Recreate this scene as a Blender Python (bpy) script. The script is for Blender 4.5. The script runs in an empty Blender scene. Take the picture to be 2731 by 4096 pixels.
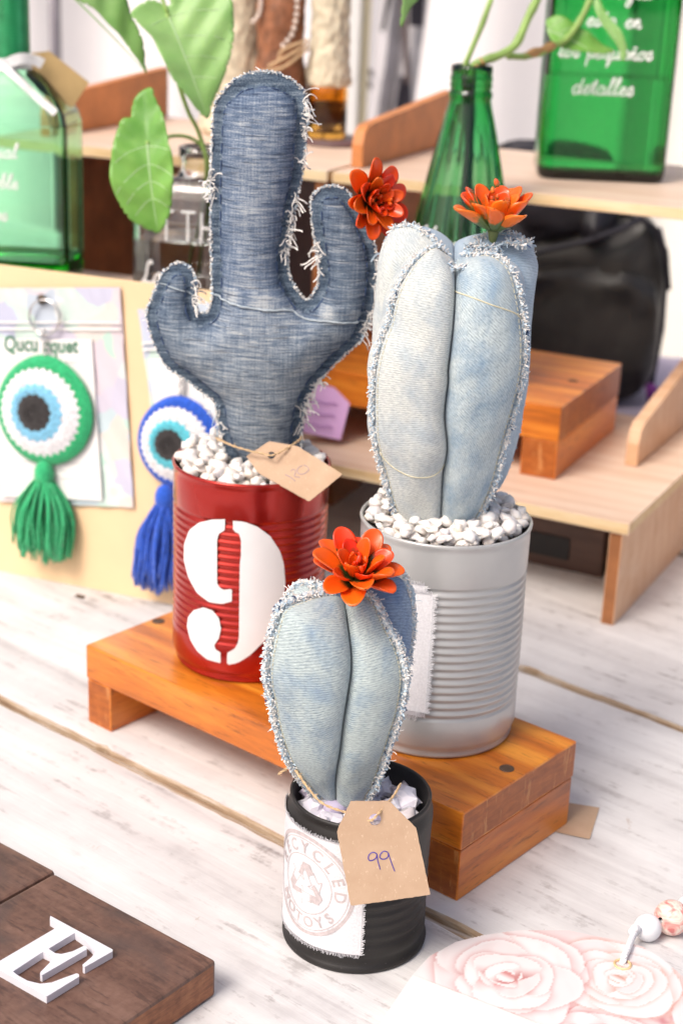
import bpy, bmesh, math, random
import numpy as np
from mathutils import Matrix, Vector, noise as mnoise

random.seed(7)
rng = np.random.default_rng(11)
PI = math.pi
sc = bpy.context.scene
COL = sc.collection

# ------------------------------------------------------------------ camera
PITCH, ROLL = 0.34990, 0.04338
CAM_Z = 0.5076
cam_d = bpy.data.cameras.new("camera")
cam = bpy.data.objects.new("camera", cam_d)
COL.objects.link(cam)
cam_d.sensor_fit = 'VERTICAL'
cam_d.sensor_height = 36.0
cam_d.sensor_width = 24.0
cam_d.lens = 55.93
cam_d.clip_start = 0.02
cam_d.clip_end = 200
_f = Vector((0, math.cos(PITCH), -math.sin(PITCH)))
_r = Vector((1, 0, 0))
_u = _r.cross(_f)
_r2 = _r * math.cos(ROLL) + _u * math.sin(ROLL)
_u2 = -_r * math.sin(ROLL) + _u * math.cos(ROLL)
_m = Matrix((( _r2.x, _u2.x, -_f.x), (_r2.y, _u2.y, -_f.y), (_r2.z, _u2.z, -_f.z)))
cam.matrix_world = Matrix.Translation((0, 0, CAM_Z)) @ _m.to_4x4()
cam_d.dof.use_dof = True
cam_d.dof.focus_distance = 0.82
cam_d.dof.aperture_fstop = 8.5
sc.camera = cam

# ------------------------------------------------------------------ light
SUN_DIR = Vector((-0.45, -0.46, 0.76)).normalized()       # towards the sun
world = bpy.data.worlds.new("World")
sc.world = world
world.use_nodes = True
wn = world.node_tree
bg = wn.nodes["Background"]
sky = wn.nodes.new("ShaderNodeTexSky")
sky.sky_type = 'NISHITA'
sky.sun_disc = False
sky.sun_elevation = math.asin(SUN_DIR.z)
sky.sun_rotation = math.atan2(SUN_DIR.x, SUN_DIR.y)
sky.air_density = 0.7
sky.dust_density = 6.0
sky.ozone_density = 0.6
wn.links.new(sky.outputs[0], bg.inputs[0])
bg.inputs[1].default_value = 0.12
sun_d = bpy.data.lights.new("sun", 'SUN')
sun_d.energy = 1.45
sun_d.angle = math.radians(22)
sun_d.color = (1.0, 0.955, 0.90)
sun = bpy.data.objects.new("sun", sun_d)
COL.objects.link(sun)
sun.location = SUN_DIR * 5
sun.rotation_euler = (-SUN_DIR).to_track_quat('-Z', 'Y').to_euler()

sc.view_settings.view_transform = 'Standard'
sc.view_settings.look = 'None'
sc.view_settings.gamma = 1.0
sc.view_settings.exposure = 0.50
sc.cycles.max_bounces = 14
sc.cycles.transparent_max_bounces = 12
sc.cycles.caustics_reflective = False
sc.cycles.caustics_refractive = False

# ------------------------------------------------------------------ materials
class Mat:
    def __init__(s, name, base=(.5, .5, .5), rough=.6, metal=0.0, **kw):
        s.m = bpy.data.materials.new(name); s.m.use_nodes = True
        s.nt = s.m.node_tree; s.b = s.nt.nodes["Principled BSDF"]
        s.b.inputs["Base Color"].default_value = (*base, 1)
        s.b.inputs["Roughness"].default_value = rough
        s.b.inputs["Metallic"].default_value = metal
        for k, v in kw.items(): s.b.inputs[k].default_value = v
    def n(s, t, **kw):
        nd = s.nt.nodes.new(t)
        for k, v in kw.items(): setattr(nd, k, v)
        return nd
    def l(s, a, b): s.nt.links.new(a, b)
    def coord(s, which="Object", scale=(1, 1, 1), rot=(0, 0, 0)):
        tc = s.n("ShaderNodeTexCoord"); mp = s.n("ShaderNodeMapping")
        s.l(tc.outputs[which], mp.inputs[0])
        mp.inputs["Scale"].default_value = scale; mp.inputs["Rotation"].default_value = rot
        return mp.outputs[0]
    def noise(s, vec, scale=5, detail=4, rough=.55, dist=0):
        nd = s.n("ShaderNodeTexNoise"); s.l(vec, nd.inputs["Vector"])
        nd.inputs["Scale"].default_value = scale; nd.inputs["Detail"].default_value = detail
        nd.inputs["Roughness"].default_value = rough; nd.inputs["Distortion"].default_value = dist
        return nd.outputs["Fac"]
    def wave(s, vec, scale=5, dist=0, detail=2, dscale=1, direction='X', kind='BANDS'):
        nd = s.n("ShaderNodeTexWave", wave_type=kind)
        if kind == 'BANDS': nd.bands_direction = direction
        else: nd.rings_direction = direction
        s.l(vec, nd.inputs["Vector"]); nd.inputs["Scale"].default_value = scale
        nd.inputs["Distortion"].default_value = dist; nd.inputs["Detail"].default_value = detail
        nd.inputs["Detail Scale"].default_value = dscale
        return nd.outputs["Fac"]
    def ramp(s, fac, stops):
        nd = s.n("ShaderNodeValToRGB"); s.l(fac, nd.inputs[0]); cr = nd.color_ramp
        while len(cr.elements) < len(stops): cr.elements.new(.5)
        for e, (p, c) in zip(cr.elements, stops):
            e.position = p; e.color = (*c, 1) if len(c) == 3 else c
        return nd.outputs[0]
    def mix(s, fac, a, b, mode='MIX'):
        nd = s.n("ShaderNodeMix", data_type='RGBA', blend_type=mode)
        if isinstance(fac, (int, float)): nd.inputs[0].default_value = fac
        else: s.l(fac, nd.inputs[0])
        for i, v in ((6, a), (7, b)):
            if isinstance(v, tuple): nd.inputs[i].default_value = (*v, 1)
            else: s.l(v, nd.inputs[i])
        return nd.outputs[2]
    def math(s, op, a, b=0.0, clamp=False):
        nd = s.n("ShaderNodeMath", operation=op, use_clamp=clamp)
        for i, v in ((0, a), (1, b)):
            if isinstance(v, (int, float)): nd.inputs[i].default_value = v
            else: s.l(v, nd.inputs[i])
        return nd.outputs[0]
    def base(s, c): s.l(c, s.b.inputs["Base Color"]); return s
    def rough(s, c): s.l(c, s.b.inputs["Roughness"]); return s
    def bump(s, h, strength=.3, dist=.001):
        nd = s.n("ShaderNodeBump"); s.l(h, nd.inputs["Height"])
        nd.inputs["Strength"].default_value = strength; nd.inputs["Distance"].default_value = dist
        s.l(nd.outputs[0], s.b.inputs["Normal"]); return s
    def attr(s, name, out="Color"):
        nd = s.n("ShaderNodeAttribute"); nd.attribute_name = name; return nd.outputs[out]

def wood(name, dark, mid, light, axis='x', scale=1.0, rough=.45, coat=0.0, knots=.35, bump=.15, lines=0.0):
    M = Mat(name, rough=rough)
    if coat: M.b.inputs["Coat Weight"].default_value = coat; M.b.inputs["Coat Roughness"].default_value = .25
    st = {'x': (3, 26, 26), 'y': (26, 3, 26), 'z': (26, 26, 3)}[axis]
    v = M.coord("Object", tuple(k * scale for k in st))
    oi = M.n("ShaderNodeObjectInfo")
    add = M.n("ShaderNodeVectorMath", operation='ADD'); M.l(v, add.inputs[0])
    sc_ = M.n("ShaderNodeVectorMath", operation='SCALE'); M.l(oi.outputs["Location"], sc_.inputs[0]); sc_.inputs["Scale"].default_value = 37.0
    M.l(sc_.outputs[0], add.inputs[1]); v = add.outputs[0]
    a = M.noise(v, 1.2, 6, .6, .6); b = M.noise(v, 7, 4, .7, .2)
    w = M.wave(v, .55, 7, 3, 1.3, 'Y' if axis != 'y' else 'X')
    f = M.math('ADD', M.math('MULTIPLY', a, .72), M.math('MULTIPLY', w, .12))
    f = M.math('ADD', f, M.math('MULTIPLY', b, .24))
    c = M.ramp(f, [(.30, dark), (.5, mid), (.70, light)])
    ln = M.ramp(M.noise(v, 15, 3, .7, .1), [(.56, (0, 0, 0)), (.70, (1, 1, 1))]); c = M.mix(M.math('MULTIPLY', ln, lines), c, tuple(x * .55 for x in dark))
    M.base(c); M.bump(b, bump, .0006)
    return M

def plain(name, base, rough=.6, nscale=40, amt=.12, bump=0, bscale=200, metal=0, **kw):
    M = Mat(name, base, rough, metal, **kw)
    v = M.coord("Object"); f = M.noise(v, nscale, 5)
    lo = tuple(max(0, c * (1 - amt)) for c in base); hi = tuple(min(1, c * (1 + amt)) for c in base)
    M.base(M.ramp(f, [(.3, lo), (.7, hi)]))
    if bump: M.bump(M.noise(v, bscale, 4), bump, .0006)
    return M

def tinted(name, color, density, rough=0.0, ior=1.48):
    M = Mat(name, (1, 1, 1), rough); M.b.inputs["Transmission Weight"].default_value = 1.0; M.b.inputs["IOR"].default_value = ior
    va = M.n("ShaderNodeVolumeAbsorption"); va.inputs["Color"].default_value = (*color, 1); va.inputs["Density"].default_value = density
    M.l(va.outputs[0], M.nt.nodes["Material Output"].inputs["Volume"]); return M

def glass(name, color, rough=0.02, ior=1.48):
    M = Mat(name, color, rough); M.b.inputs["Transmission Weight"].default_value = 1.0
    M.b.inputs["IOR"].default_value = ior
    return M

def denim_uv(name, blue, pale, bias=.5, twill=.35, ang=.5, pitch=1100):
    """washed twill: UV is in metres on the cloth"""
    M = Mat(name, rough=.92); M.b.inputs["Sheen Weight"].default_value = .15
    tc = M.coord("UV")
    big = M.noise(tc, 55, 3, .5); mid = M.noise(tc, 260, 4, .6)
    rv = M.coord("UV", (1, 1, 1), (0, 0, ang)); mp = M.n("ShaderNodeMapping"); M.l(rv, mp.inputs[0]); mp.inputs["Scale"].default_value = (1, 6, 1)
    streak = M.noise(mp.outputs[0], 420, 2, .5)
    tw = M.wave(rv, pitch * .26, .8, 2, 300, 'Y')
    dash = M.ramp(M.noise(mp.outputs[0], 300, 3, .65), [(.40, (0, 0, 0)), (.62, (1, 1, 1))])
    f = M.math('ADD', M.math('MULTIPLY', big, .75), M.math('MULTIPLY', mid, .25))
    f = M.math('ADD', f, bias - .5)
    c = M.ramp(f, [(.30, blue), (.62, pale)])
    ff = M.math('ADD', M.math('MULTIPLY', tw, twill * .55), M.math('MULTIPLY', streak, twill * .7)); ff = M.math('ADD', ff, M.math('MULTIPLY', dash, twill * .95))
    dk = M.mix(M.math('SUBTRACT', ff, twill * .55, True), c, tuple(x * .38 for x in blue))
    M.base(dk)
    M.bump(M.math('ADD', tw, streak), .35, .0005)
    return M

MT = {}
def mk():
    g = MT
    # white-washed planks
    M = Mat("whitewashed_wood", rough=.62)
    v = M.coord("Object", (2.2, 30, 30)); v2 = M.coord("Object", (1, 1, 1)); v3 = M.coord("Object", (14, 150, 30))
    a = M.noise(v, 1.4, 6, .62, .5); b = M.noise(v2, 7, 6, .68, .3); c_ = M.noise(v3, 1.0, 4, .6, .2); d = M.noise(v2, 46, 6, .7)
    c = M.ramp(M.math('ADD', M.math('MULTIPLY', a, .55), M.math('MULTIPLY', b, .45)), [(.33, (.42, .395, .395)), (.45, (.63, .61, .605)), (.60, (.77, .755, .745))])
    gr = M.ramp(M.math('MULTIPLY', M.math('ADD', c_, d), .5), [(.38, (.40, .36, .35)), (.46, (1, 1, 1))])
    wear = M.ramp(b, [(.40, (1, 1, 1)), (.62, (.0, .0, .0))])
    c = M.mix(M.math('MULTIPLY', wear, .75), c, M.mix(1.0, c, gr, 'MULTIPLY'))
    ch = M.ramp(M.noise(v2, 26, 7, .75, .4), [(.655, (0, 0, 0)), (.70, (1, 1, 1))])
    c = M.mix(M.math('MULTIPLY', ch, .55), c, (.46, .37, .30))
    M.base(c); M.bump(M.math('ADD', M.math('MULTIPLY', a, .5), c_), .35, .0012); g['white_wood'] = M
    g['gap_brown'] = wood("gap_wood", (.20, .12, .07), (.40, .29, .19), (.58, .53, .47), 'x', 4, .8, knots=0)
    g['orange'] = wood("orange_stained_wood", (.20, .045, .005), (.58, .155, .011), (.80, .310, .034), 'x', 1, .36, .3, lines=.55)
    g['orange_y'] = wood("orange_stained_beam", (.18, .038, .005), (.56, .138, .010), (.76, .26, .028), 'y', 1, .38, .25, lines=.55)
    M = Mat("stained_end_grain", rough=.4); v = M.coord("Object", (1, 1, 1))
    w = M.noise(M.coord('Object', (60, 60, 420)), 1, 4, .6, .8); nz = M.noise(v, 90, 5, .7)
    M.base(M.ramp(M.math('ADD', M.math('MULTIPLY', w, .55), M.math('MULTIPLY', nz, .45)), [(.3, (.22, .050, .008)), (.55, (.40, .105, .014)), (.8, (.58, .20, .045))])); sc3 = M.ramp(M.noise(M.coord('Object', (160, 160, 30)), 1, 4, .7), [(.56, (0, 0, 0)), (.64, (1, 1, 1))]); bc = M.b.inputs['Base Color'].links[0].from_socket; M.base(M.mix(M.math('MULTIPLY', sc3, .55), bc, (.66, .30, .10))); g['end_grain'] = M
    g['ply'] = wood("pale_plywood", (.60, .41, .28), (.72, .53, .40), (.79, .63, .50), 'x', .9, .5, lines=.12)
    g['ply_edge'] = wood("plywood_edge", (.55, .36, .17), (.74, .53, .28), (.82, .66, .42), 'x', 3, .6)
    g['mdf'] = plain("tan_board", (.80, .57, .34), .7, 14, .05, .05, 500)
    g['brown_panel'] = plain("brown_board", (.36, .135, .045), .6, 30, .35, .1, 300)
    g['rail'] = plain("rust_rail", (.60, .225, .072), .55, 34, .16, .08, 300)
    g['pine'] = wood("pale_pine", (.60, .34, .18), (.68, .42, .25), (.74, .50, .33), 'x', 1, .5)
    g['screw'] = plain("dark_screw_hole", (.09, .05, .03), .6)
    M = Mat("red_enamel", (.36, .008, .010), .25, .65); M.b.inputs["Coat Weight"].default_value = .5; M.b.inputs["Coat Roughness"].default_value = .12
    v = M.coord("Object"); f = M.noise(v, 22, 4)
    M.base(M.ramp(f, [(.3, (.37, .009, .006)), (.7, (.48, .019, .008))])); M.bump(M.noise(v, 900, 2), .03, .0003); g['red'] = M
    M = Mat("silver_grey_paint", (.40, .40, .40), .33, .25); M.b.inputs["Coat Weight"].default_value = .15
    v = M.coord("Object"); M.base(M.ramp(M.noise(v, 18, 4), [(.3, (.41, .41, .405)), (.7, (.50, .50, .49))])); M.rough(M.ramp(M.noise(v, 70, 5, .7), [(.35, (.29, .29, .29)), (.7, (.37, .37, .37))])); M.bump(M.noise(v, 120, 3), .05, .0005); g['grey'] = M
    M = Mat("matte_black_paint", (.012, .010, .010), .50); v = M.coord("Object")
    sp = M.ramp(M.noise(v, 700, 2, .4), [(.74, (0, 0, 0)), (.78, (1, 1, 1))])
    M.base(M.mix(M.math('MULTIPLY', sp, .5), (.012, .010, .009), (.20, .18, .17))); M.bump(M.noise(v, 500, 3), .08, .0004); g['black'] = M
    g['tin_in'] = plain("tin_inside", (.20, .19, .18), .4, metal=.6)
    g['black_in'] = plain("black_inside", (.02, .018, .018), .6)
    g['soil'] = plain("dark_filling", (.06, .05, .045), .9)
    M = Mat("white_vinyl", (.82, .80, .80), .35); v = M.coord("Object"); M.base(M.ramp(M.noise(v, 20, 3), [(.3, (.80, .78, .78)), (.7, (.86, .845, .845))])); g['vinyl'] = M
    M = Mat("pebble_white", rough=.5); oi = M.n("ShaderNodeObjectInfo"); v = M.coord("Object")
    base = M.ramp(oi.outputs["Random"], [(0, (.78, .73, .67)), (.5, (.84, .81, .78)), (.8, (.80, .69, .57)), (1, (.62, .58, .58))])
    M.base(M.mix(M.math('MULTIPLY', M.noise(v, 260, 4), .5), base, (.88, .86, .85))); M.b.inputs["Subsurface Weight"].default_value = .15
    M.b.inputs["Subsurface Radius"].default_value = (.004, .003, .002); M.b.inputs["Subsurface Scale"].default_value = .5
    M.bump(M.noise(v, 500, 4), .15, .0006); g['pebble'] = M
    M = Mat("crystal_chip", rough=.22); oi = M.n("ShaderNodeObjectInfo"); v = M.coord("Object")
    base = M.ramp(oi.outputs["Random"], [(0, (.66, .62, .72)), (.5, (.80, .77, .82)), (.78, (.56, .44, .42)), (1, (.45, .36, .58))])
    M.base(M.mix(M.math('MULTIPLY', M.noise(v, 300, 4), .6), base, (.86, .85, .87))); M.b.inputs["Subsurface Weight"].default_value = .3
    M.b.inputs["Subsurface Radius"].default_value = (.004, .004, .005); M.bump(M.noise(v, 380, 3), .2, .0008); g['crystal'] = M
    # denims
    B, P = (.135, .235, .375), (.52, .595, .625)
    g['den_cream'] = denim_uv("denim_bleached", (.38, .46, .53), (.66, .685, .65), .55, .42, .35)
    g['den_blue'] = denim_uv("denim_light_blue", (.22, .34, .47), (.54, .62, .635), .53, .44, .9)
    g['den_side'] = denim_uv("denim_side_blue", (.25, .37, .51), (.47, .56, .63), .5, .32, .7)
    g['den_small'] = denim_uv("denim_small_pale", (.17, .28, .43), (.50, .58, .575), .58, .44, .45)
    g['den_small2'] = denim_uv("denim_small_pale_straight", (.20, .31, .44), (.52, .595, .575), .60, .44, .12)
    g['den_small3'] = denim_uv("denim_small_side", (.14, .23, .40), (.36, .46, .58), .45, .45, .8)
    M = Mat("frayed_denim", rough=.95); v = M.coord("Object")
    f = M.noise(v, 420, 3, .7); f2 = M.noise(v, 90, 3)
    c = M.ramp(M.math('ADD', M.math('MULTIPLY', f, .7), M.math('MULTIPLY', f2, .35)), [(.32, (.20, .31, .45)), (.48, (.44, .54, .62)), (.60, (.68, .71, .71))])
    M.base(c); M.bump(f, .8, .0012); g['fray'] = M
    M = Mat("dark_denim", rough=.9); v = M.coord("UV")
    slub = M.noise(M.coord("UV", (55, 640, 1)), 1, 3, .65, .25); slub2 = M.noise(M.coord("UV", (110, 1500, 1)), 1, 2, .6)
    vert = M.noise(M.coord("UV", (760, 45, 1)), 1, 3, .7); grain = M.noise(v, 1500, 2, .6); big = M.noise(v, 28, 3)
    f = M.math('ADD', M.math('MULTIPLY', slub, .52), M.math('MULTIPLY', slub2, .28)); f = M.math('ADD', f, M.math('MULTIPLY', vert, .28)); f = M.math('ADD', f, M.math('MULTIPLY', grain, .42))
    fade = M.attr("fade", "Fac"); f = M.math('ADD', f, M.math('MULTIPLY', M.math('SUBTRACT', fade, .5), .17)); f = M.math('ADD', f, M.math('MULTIPLY', M.math('SUBTRACT', big, .5), .12))
    c = M.ramp(f, [(.56, (.018, .032, .068)), (.70, (.062, .100, .175)), (.83, (.155, .205, .285)), (.98, (.46, .49, .51))])
    c2 = M.ramp(f, [(.56, (.026, .040, .066)), (.71, (.082, .118, .172)), (.83, (.19, .235, .285)), (.97, (.46, .48, .48))])
    c = M.mix(M.attr("tone", "Fac"), c2, c)
    wl = M.ramp(M.noise(M.coord('UV', (42, 1050, 1)), 1, 2, .55), [(.60, (0, 0, 0)), (.68, (1, 1, 1))]); c = M.mix(M.math('MULTIPLY', wl, .5), c, (.52, .55, .55))
    dl = M.ramp(M.noise(M.coord('UV', (60, 800, 3)), 1, 2, .55), [(.34, (1, 1, 1)), (.42, (0, 0, 0))]); c = M.mix(M.math('MULTIPLY', dl, .6), c, (.018, .028, .055))
    M.base(c); M.bump(f, .5, .0008); g['dark_denim'] = M
    M = Mat("dark_denim_border", rough=.92); v = M.coord("UV")
    f = M.math('ADD', M.math('MULTIPLY', M.noise(M.coord("UV", (40, 500, 1)), 1, 3, .65), .6), M.math('MULTIPLY', M.noise(v, 1200, 2), .45))
    M.base(M.ramp(f, [(.38, (.020, .032, .058)), (.52, (.075, .115, .170)), (.64, (.20, .25, .30)), (.74, (.48, .50, .50))])); M.bump(f, .5, .0008); g['dark_border'] = M
    g['thread_w'] = plain("white_thread", (.78, .75, .71), .9, 300, .12)
    g['thread_b'] = plain("pale_blue_thread", (.46, .57, .66), .9, 300, .2)
    g['thread_n'] = plain("navy_thread", (.04, .07, .15), .9, 300, .3)
    g['thread_g'] = plain("grey_denim_thread", (.42, .48, .52), .9, 300, .2)
    g['thread_y'] = plain("straw_stitching", (.62, .58, .42), .9, 300, .12)
    g['twine'] = plain("jute_twine", (.60, .42, .24), .9, 500, .25, .4, 900)
    M = Mat("kraft_card", rough=.85); v = M.coord("Object"); fi = M.noise(M.coord("Object", (1, 1, .35)), 900, 3, .7)
    c = M.ramp(M.noise(v, 60, 4), [(.3, (.47, .315, .205)), (.7, (.54, .375, .255))])
    c = M.mix(M.ramp(fi, [(.62, (0, 0, 0)), (.72, (.5, .5, .5))]), c, (.78, .62, .46)); c = M.mix(M.ramp(fi, [(.26, (.6, .6, .6)), (.34, (0, 0, 0))]), c, (.36, .23, .13))
    M.base(c); M.bump(fi, .2, .0003); g['kraft'] = M
    g['ink'] = plain("violet_ink", (.06, .035, .30), .5); g['pencil'] = plain("grey_pencil", (.33, .25, .28), .6)
    # petals : UV.y runs base->tip
    def petal(name, tip, tip2, base_c, cut):
        M = Mat(name, rough=.30); uv = M.n("ShaderNodeTexCoord"); sp = M.n("ShaderNodeSeparateXYZ"); M.l(uv.outputs["UV"], sp.inputs[0])
        v = M.coord("Object"); nz = M.noise(v, 120, 3); oi2 = M.n('ShaderNodeObjectInfo')
        oi = M.n("ShaderNodeObjectInfo")
        t = M.mix(oi.outputs["Random"], tip, tip2)
        f = M.math('ADD', sp.outputs[1], M.math('MULTIPLY', M.math('SUBTRACT', nz, .5), .9)); f = M.math('ADD', f, M.math('MULTIPLY', M.math('SUBTRACT', oi2.outputs['Random'], .5), .3))
        M.base(M.mix(M.ramp(f, [(cut, (0, 0, 0)), (cut + .16, (1, 1, 1))]), base_c, t))
        M.b.inputs["Subsurface Weight"].default_value = .12; M.b.inputs["Subsurface Radius"].default_value = (.004, .001, .0005)
        M.bump(M.noise(v, 900, 3), .06, .0004); g[name] = M
    petal('petal_red', (.78, .028, .004), (.84, .14, .008), (.050, .058, .014), .46)
    petal('petal_green', (.80, .060, .008), (.84, .19, .014), (.11, .17, .050), .60)
    g['stem_green'] = plain("stem_green", (.16, .20, .07), .5)
    # foliage
    def leafm(name, dark, light):
        M = Mat(name, rough=.42); v = M.coord("Object"); f = M.noise(v, 16, 4); f2 = M.noise(v, 90, 3)
        M.base(M.ramp(M.math('ADD', M.math('MULTIPLY', f, .8), M.math('MULTIPLY', f2, .2)), [(.33, dark), (.66, light)]))
        M.b.inputs["Transmission Weight"].default_value = 0.0; M.b.inputs["Subsurface Weight"].default_value = .25; M.b.inputs["Subsurface Radius"].default_value = (.006, .012, .002)
        M.bump(f2, .1, .001); g[name] = M
    leafm('leaf', (.11, .30, .04), (.26, .50, .10)); leafm('leaf_light', (.17, .36, .085), (.33, .53, .19))
    g['vein'] = plain("leaf_vein", (.40, .56, .30), .5)
    g['vine'] = plain("vine_stem", (.26, .40, .10), .5, 30, .3); g['vine_brown'] = plain("brown_node", (.42, .24, .09), .7)
    g['glass_green'] = tinted("green_glass", (.02, .74, .27), 430); g['glass_green2'] = tinted("deep_green_glass", (.0, .76, .30), 400)
    g['glass_light'] = tinted("light_green_glass", (.06, .86, .40), 120); g['glass_clear'] = glass("clear_glass", (.97, .98, .97))
    g['glass_amber'] = glass("amber_glass", (.80, .42, .08)); g['water'] = glass("water", (.96, .985, .97), 0, 1.33)
    g['white_ink'] = plain("white_lettering", (.86, .86, .84), .5)
    g['ribbon'] = plain("white_ribbon", (.80, .80, .80), .7); g['gold_tag'] = plain("ochre_card", (.52, .36, .16), .8)
    g['wrap'] = wood("green_wrap", (.01, .20, .06), (.02, .34, .12), (.07, .50, .22), 'z', 3, .5)
    M = Mat("walnut_stained_board", rough=.5); v = M.coord("Object", (4, 40, 20)); v2 = M.coord("Object")
    a = M.noise(v, 1.5, 6, .65, .5); b = M.noise(v2, 14, 3, .5, .8); d = M.noise(v2, 260, 4, .7)
    c = M.ramp(M.math('ADD', M.math('MULTIPLY', a, .7), M.math('MULTIPLY', d, .3)), [(.36, (.085, .042, .030)), (.52, (.165, .088, .063)), (.68, (.25, .145, .108))])
    fl = M.ramp(M.noise(M.coord('Object', (60, 320, 60), (0, 0, .35)), 1, 3, .6), [(.56, (0, 0, 0)), (.66, (1, 1, 1))]); c = M.mix(M.math('MULTIPLY', fl, .6), c, (.050, .026, .020))
    c = M.mix(M.math('MULTIPLY', M.ramp(b, [(.50, (0, 0, 0)), (.62, (1, 1, 1))]), .7), c, (.070, .050, .046)); M.base(c); M.bump(d, .25, .0008); g['walnut'] = M
    M = Mat("walnut_end", rough=.55); v = M.coord("Object"); w = M.noise(M.coord('Object', (80, 60, 700), (.5, 0, 0)), 1, 4, .6, 1.5)
    M.base(M.ramp(M.math('ADD', M.math('MULTIPLY', w, .5), M.math('MULTIPLY', M.noise(v, 120, 5, .7), .5)), [(.35, (.15, .050, .020)), (.55, (.30, .110, .045)), (.7, (.40, .17, .07))])); g['walnut_end'] = M
    g['white_mdf'] = plain("white_letter_paint", (.74, .73, .78), .55, 60, .03, .1, 400)
    M = Mat("rose_print", rough=.35); M.base(M.attr("rose")); M.b.inputs["Coat Weight"].default_value = .3; g['rose'] = M
    g['board_white'] = plain("white_painted_board", (.80, .78, .765), .55, 25, .05, .05)
    g['cotton'] = plain("cotton_cord", (.80, .79, .80), .9, 400, .1, .5, 700)
    g['bead_white'] = plain("white_bead", (.84, .84, .86), .2)
    M = Mat("rose_bead", rough=.3); v = M.coord("Object"); f = M.noise(v, 75, 3, .6, 1.5)
    M.base(M.ramp(f, [(.36, (.62, .18, .17)), (.45, (.80, .46, .40)), (.52, (.86, .74, .64)), (.62, (.80, .55, .48)), (.70, (.55, .38, .28))])); g['bead_rose'] = M
    M = Mat("holographic_film", rough=.2); v = M.coord("Object"); vo = M.n("ShaderNodeTexVoronoi"); vo.inputs["Scale"].default_value = 38
    dn = M.noise(v, 40, 2); ad = M.n("ShaderNodeVectorMath", operation='ADD'); M.l(v, ad.inputs[0]); sc2 = M.n("ShaderNodeVectorMath", operation='SCALE'); nzc = M.n("ShaderNodeTexNoise"); M.l(v, nzc.inputs[0]); nzc.inputs["Scale"].default_value = 30
    M.l(nzc.outputs["Color"], sc2.inputs[0]); sc2.inputs["Scale"].default_value = .05; M.l(sc2.outputs[0], ad.inputs[1]); M.l(ad.outputs[0], vo.inputs["Vector"])
    f = M.n("ShaderNodeSeparateColor"); M.l(vo.outputs["Color"], f.inputs[0])
    M.base(M.ramp(f.outputs[0], [(0, (.50, .74, .62)), (.2, (.66, .80, .73)), (.38, (.78, .76, .76)), (.52, (.80, .71, .64)), (.66, (.76, .66, .72)), (.82, (.58, .60, .76)), (1, (.60, .75, .75))])); M.b.inputs["Metallic"].default_value = .25; g['holo'] = M
    g['card_white'] = plain("white_card", (.80, .785, .77), .45, 20, .02)
    g['print_green'] = plain("green_print", (.07, .20, .12), .6, 200, .5); g['print_grey'] = plain("grey_print", (.55, .54, .53), .6)
    for k, c in dict(y_green=(.02, .40, .15), y_white=(.74, .73, .76), y_sky=(.20, .50, .70), y_black=(.022, .018, .018), y_blue=(.010, .085, .52), y_teal=(.10, .50, .60)).items():
        M = Mat("yarn_" + k, rough=.95); v = M.coord("Object"); f = M.noise(v, 420, 3, .6)
        M.base(M.ramp(f, [(.3, tuple(x * .72 for x in c)), (.65, tuple(min(.9, x * 1.2 + .01) for x in c))])); M.b.inputs["Sheen Weight"].default_value = .35; M.bump(f, .6, .0015); g[k] = M
    g['steel'] = Mat("steel_ring", (.72, .70, .68), .2, 1.0)
    g['nail'] = plain("dark_nail_head", (.07, .05, .035), .4, metal=.6)
    M = Mat("printed_canvas", rough=.9); v = M.coord("UV")
    wv = M.math('MULTIPLY', M.wave(v, 380, 0, 0, 1, 'X'), M.wave(v, 330, 0, 0, 1, 'Y'))
    M.base(M.ramp(M.noise(v, 800, 2), [(.3, (.68, .67, .69)), (.7, (.82, .81, .83))])); M.bump(wv, .4, .0006); g['canvas'] = M
    g['stamp'] = plain("taupe_stamp_ink", (.53, .46, .46), .9, 500, .14)
    g['leather'] = plain("black_leather", (.024, .021, .018), .50, 25, .5, .25, 160)
    g['leather2'] = plain("black_nylon", (.014, .012, .018), .55, 25, .4, .1, 300)
    g['purple'] = plain("lilac_paper", (.60, .36, .64), .7, 25, .08); g['purple_ink'] = plain("purple_ink", (.30, .13, .42), .7)
    g['violet'] = plain("violet_cloth", (.20, .04, .26), .8, 40, .3)
    g['lilac_cloth'] = plain("lilac_grey_cloth", (.48, .42, .52), .9, 12, .1)
    g['taupe'] = plain("taupe_fabric", (.17, .13, .13), .9, 10, .12)
    g['dark_box'] = wood("dark_brown_box", (.05, .025, .018), (.10, .055, .04), (.17, .09, .06), 'x', 1, .5)
    g['vase_brown'] = plain("brown_bark", (.26, .105, .05), .6, 60, .6, .8, 90)
    g['pearl'] = plain("pearl", (.74, .64, .56), .25); g['burlap'] = plain("beige_lace", (.66, .59, .44), .95, 130, .25, .9, 160)
    g['coaster'] = plain("dark_coaster", (.13, .075, .075), .5)
    g['amber_fill'] = plain("amber_contents", (.36, .17, .03), .5, 70, .6)
    g['post'] = plain("white_post", (.80, .78, .74), .5, 6, .02); g['post_cream'] = plain("cream_trim", (.80, .70, .46), .6, 6, .04)
    g['tent'] = plain("white_tent_canvas", (.80, .775, .78), .9, 3, .04); g['tent_cream'] = plain("cream_canvas", (.83, .815, .76), .9, 3, .03)
    g['chair_metal'] = plain("grey_chair_tube", (.20, .18, .20), .4, metal=.5); g['chair_cloth'] = plain("pale_grey_cloth", (.52, .50, .52), .9, 20, .2); g['cloth_black'] = plain("black_cloth", (.030, .026, .038), .9)
    g['ground'] = plain("pale_paving", (.55, .51, .47), .9, 4, .15, .2, 40)
    g['dark_wood_leg'] = g['brown_panel']
mk()
MT = {k: v.m for k, v in MT.items()}
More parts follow.
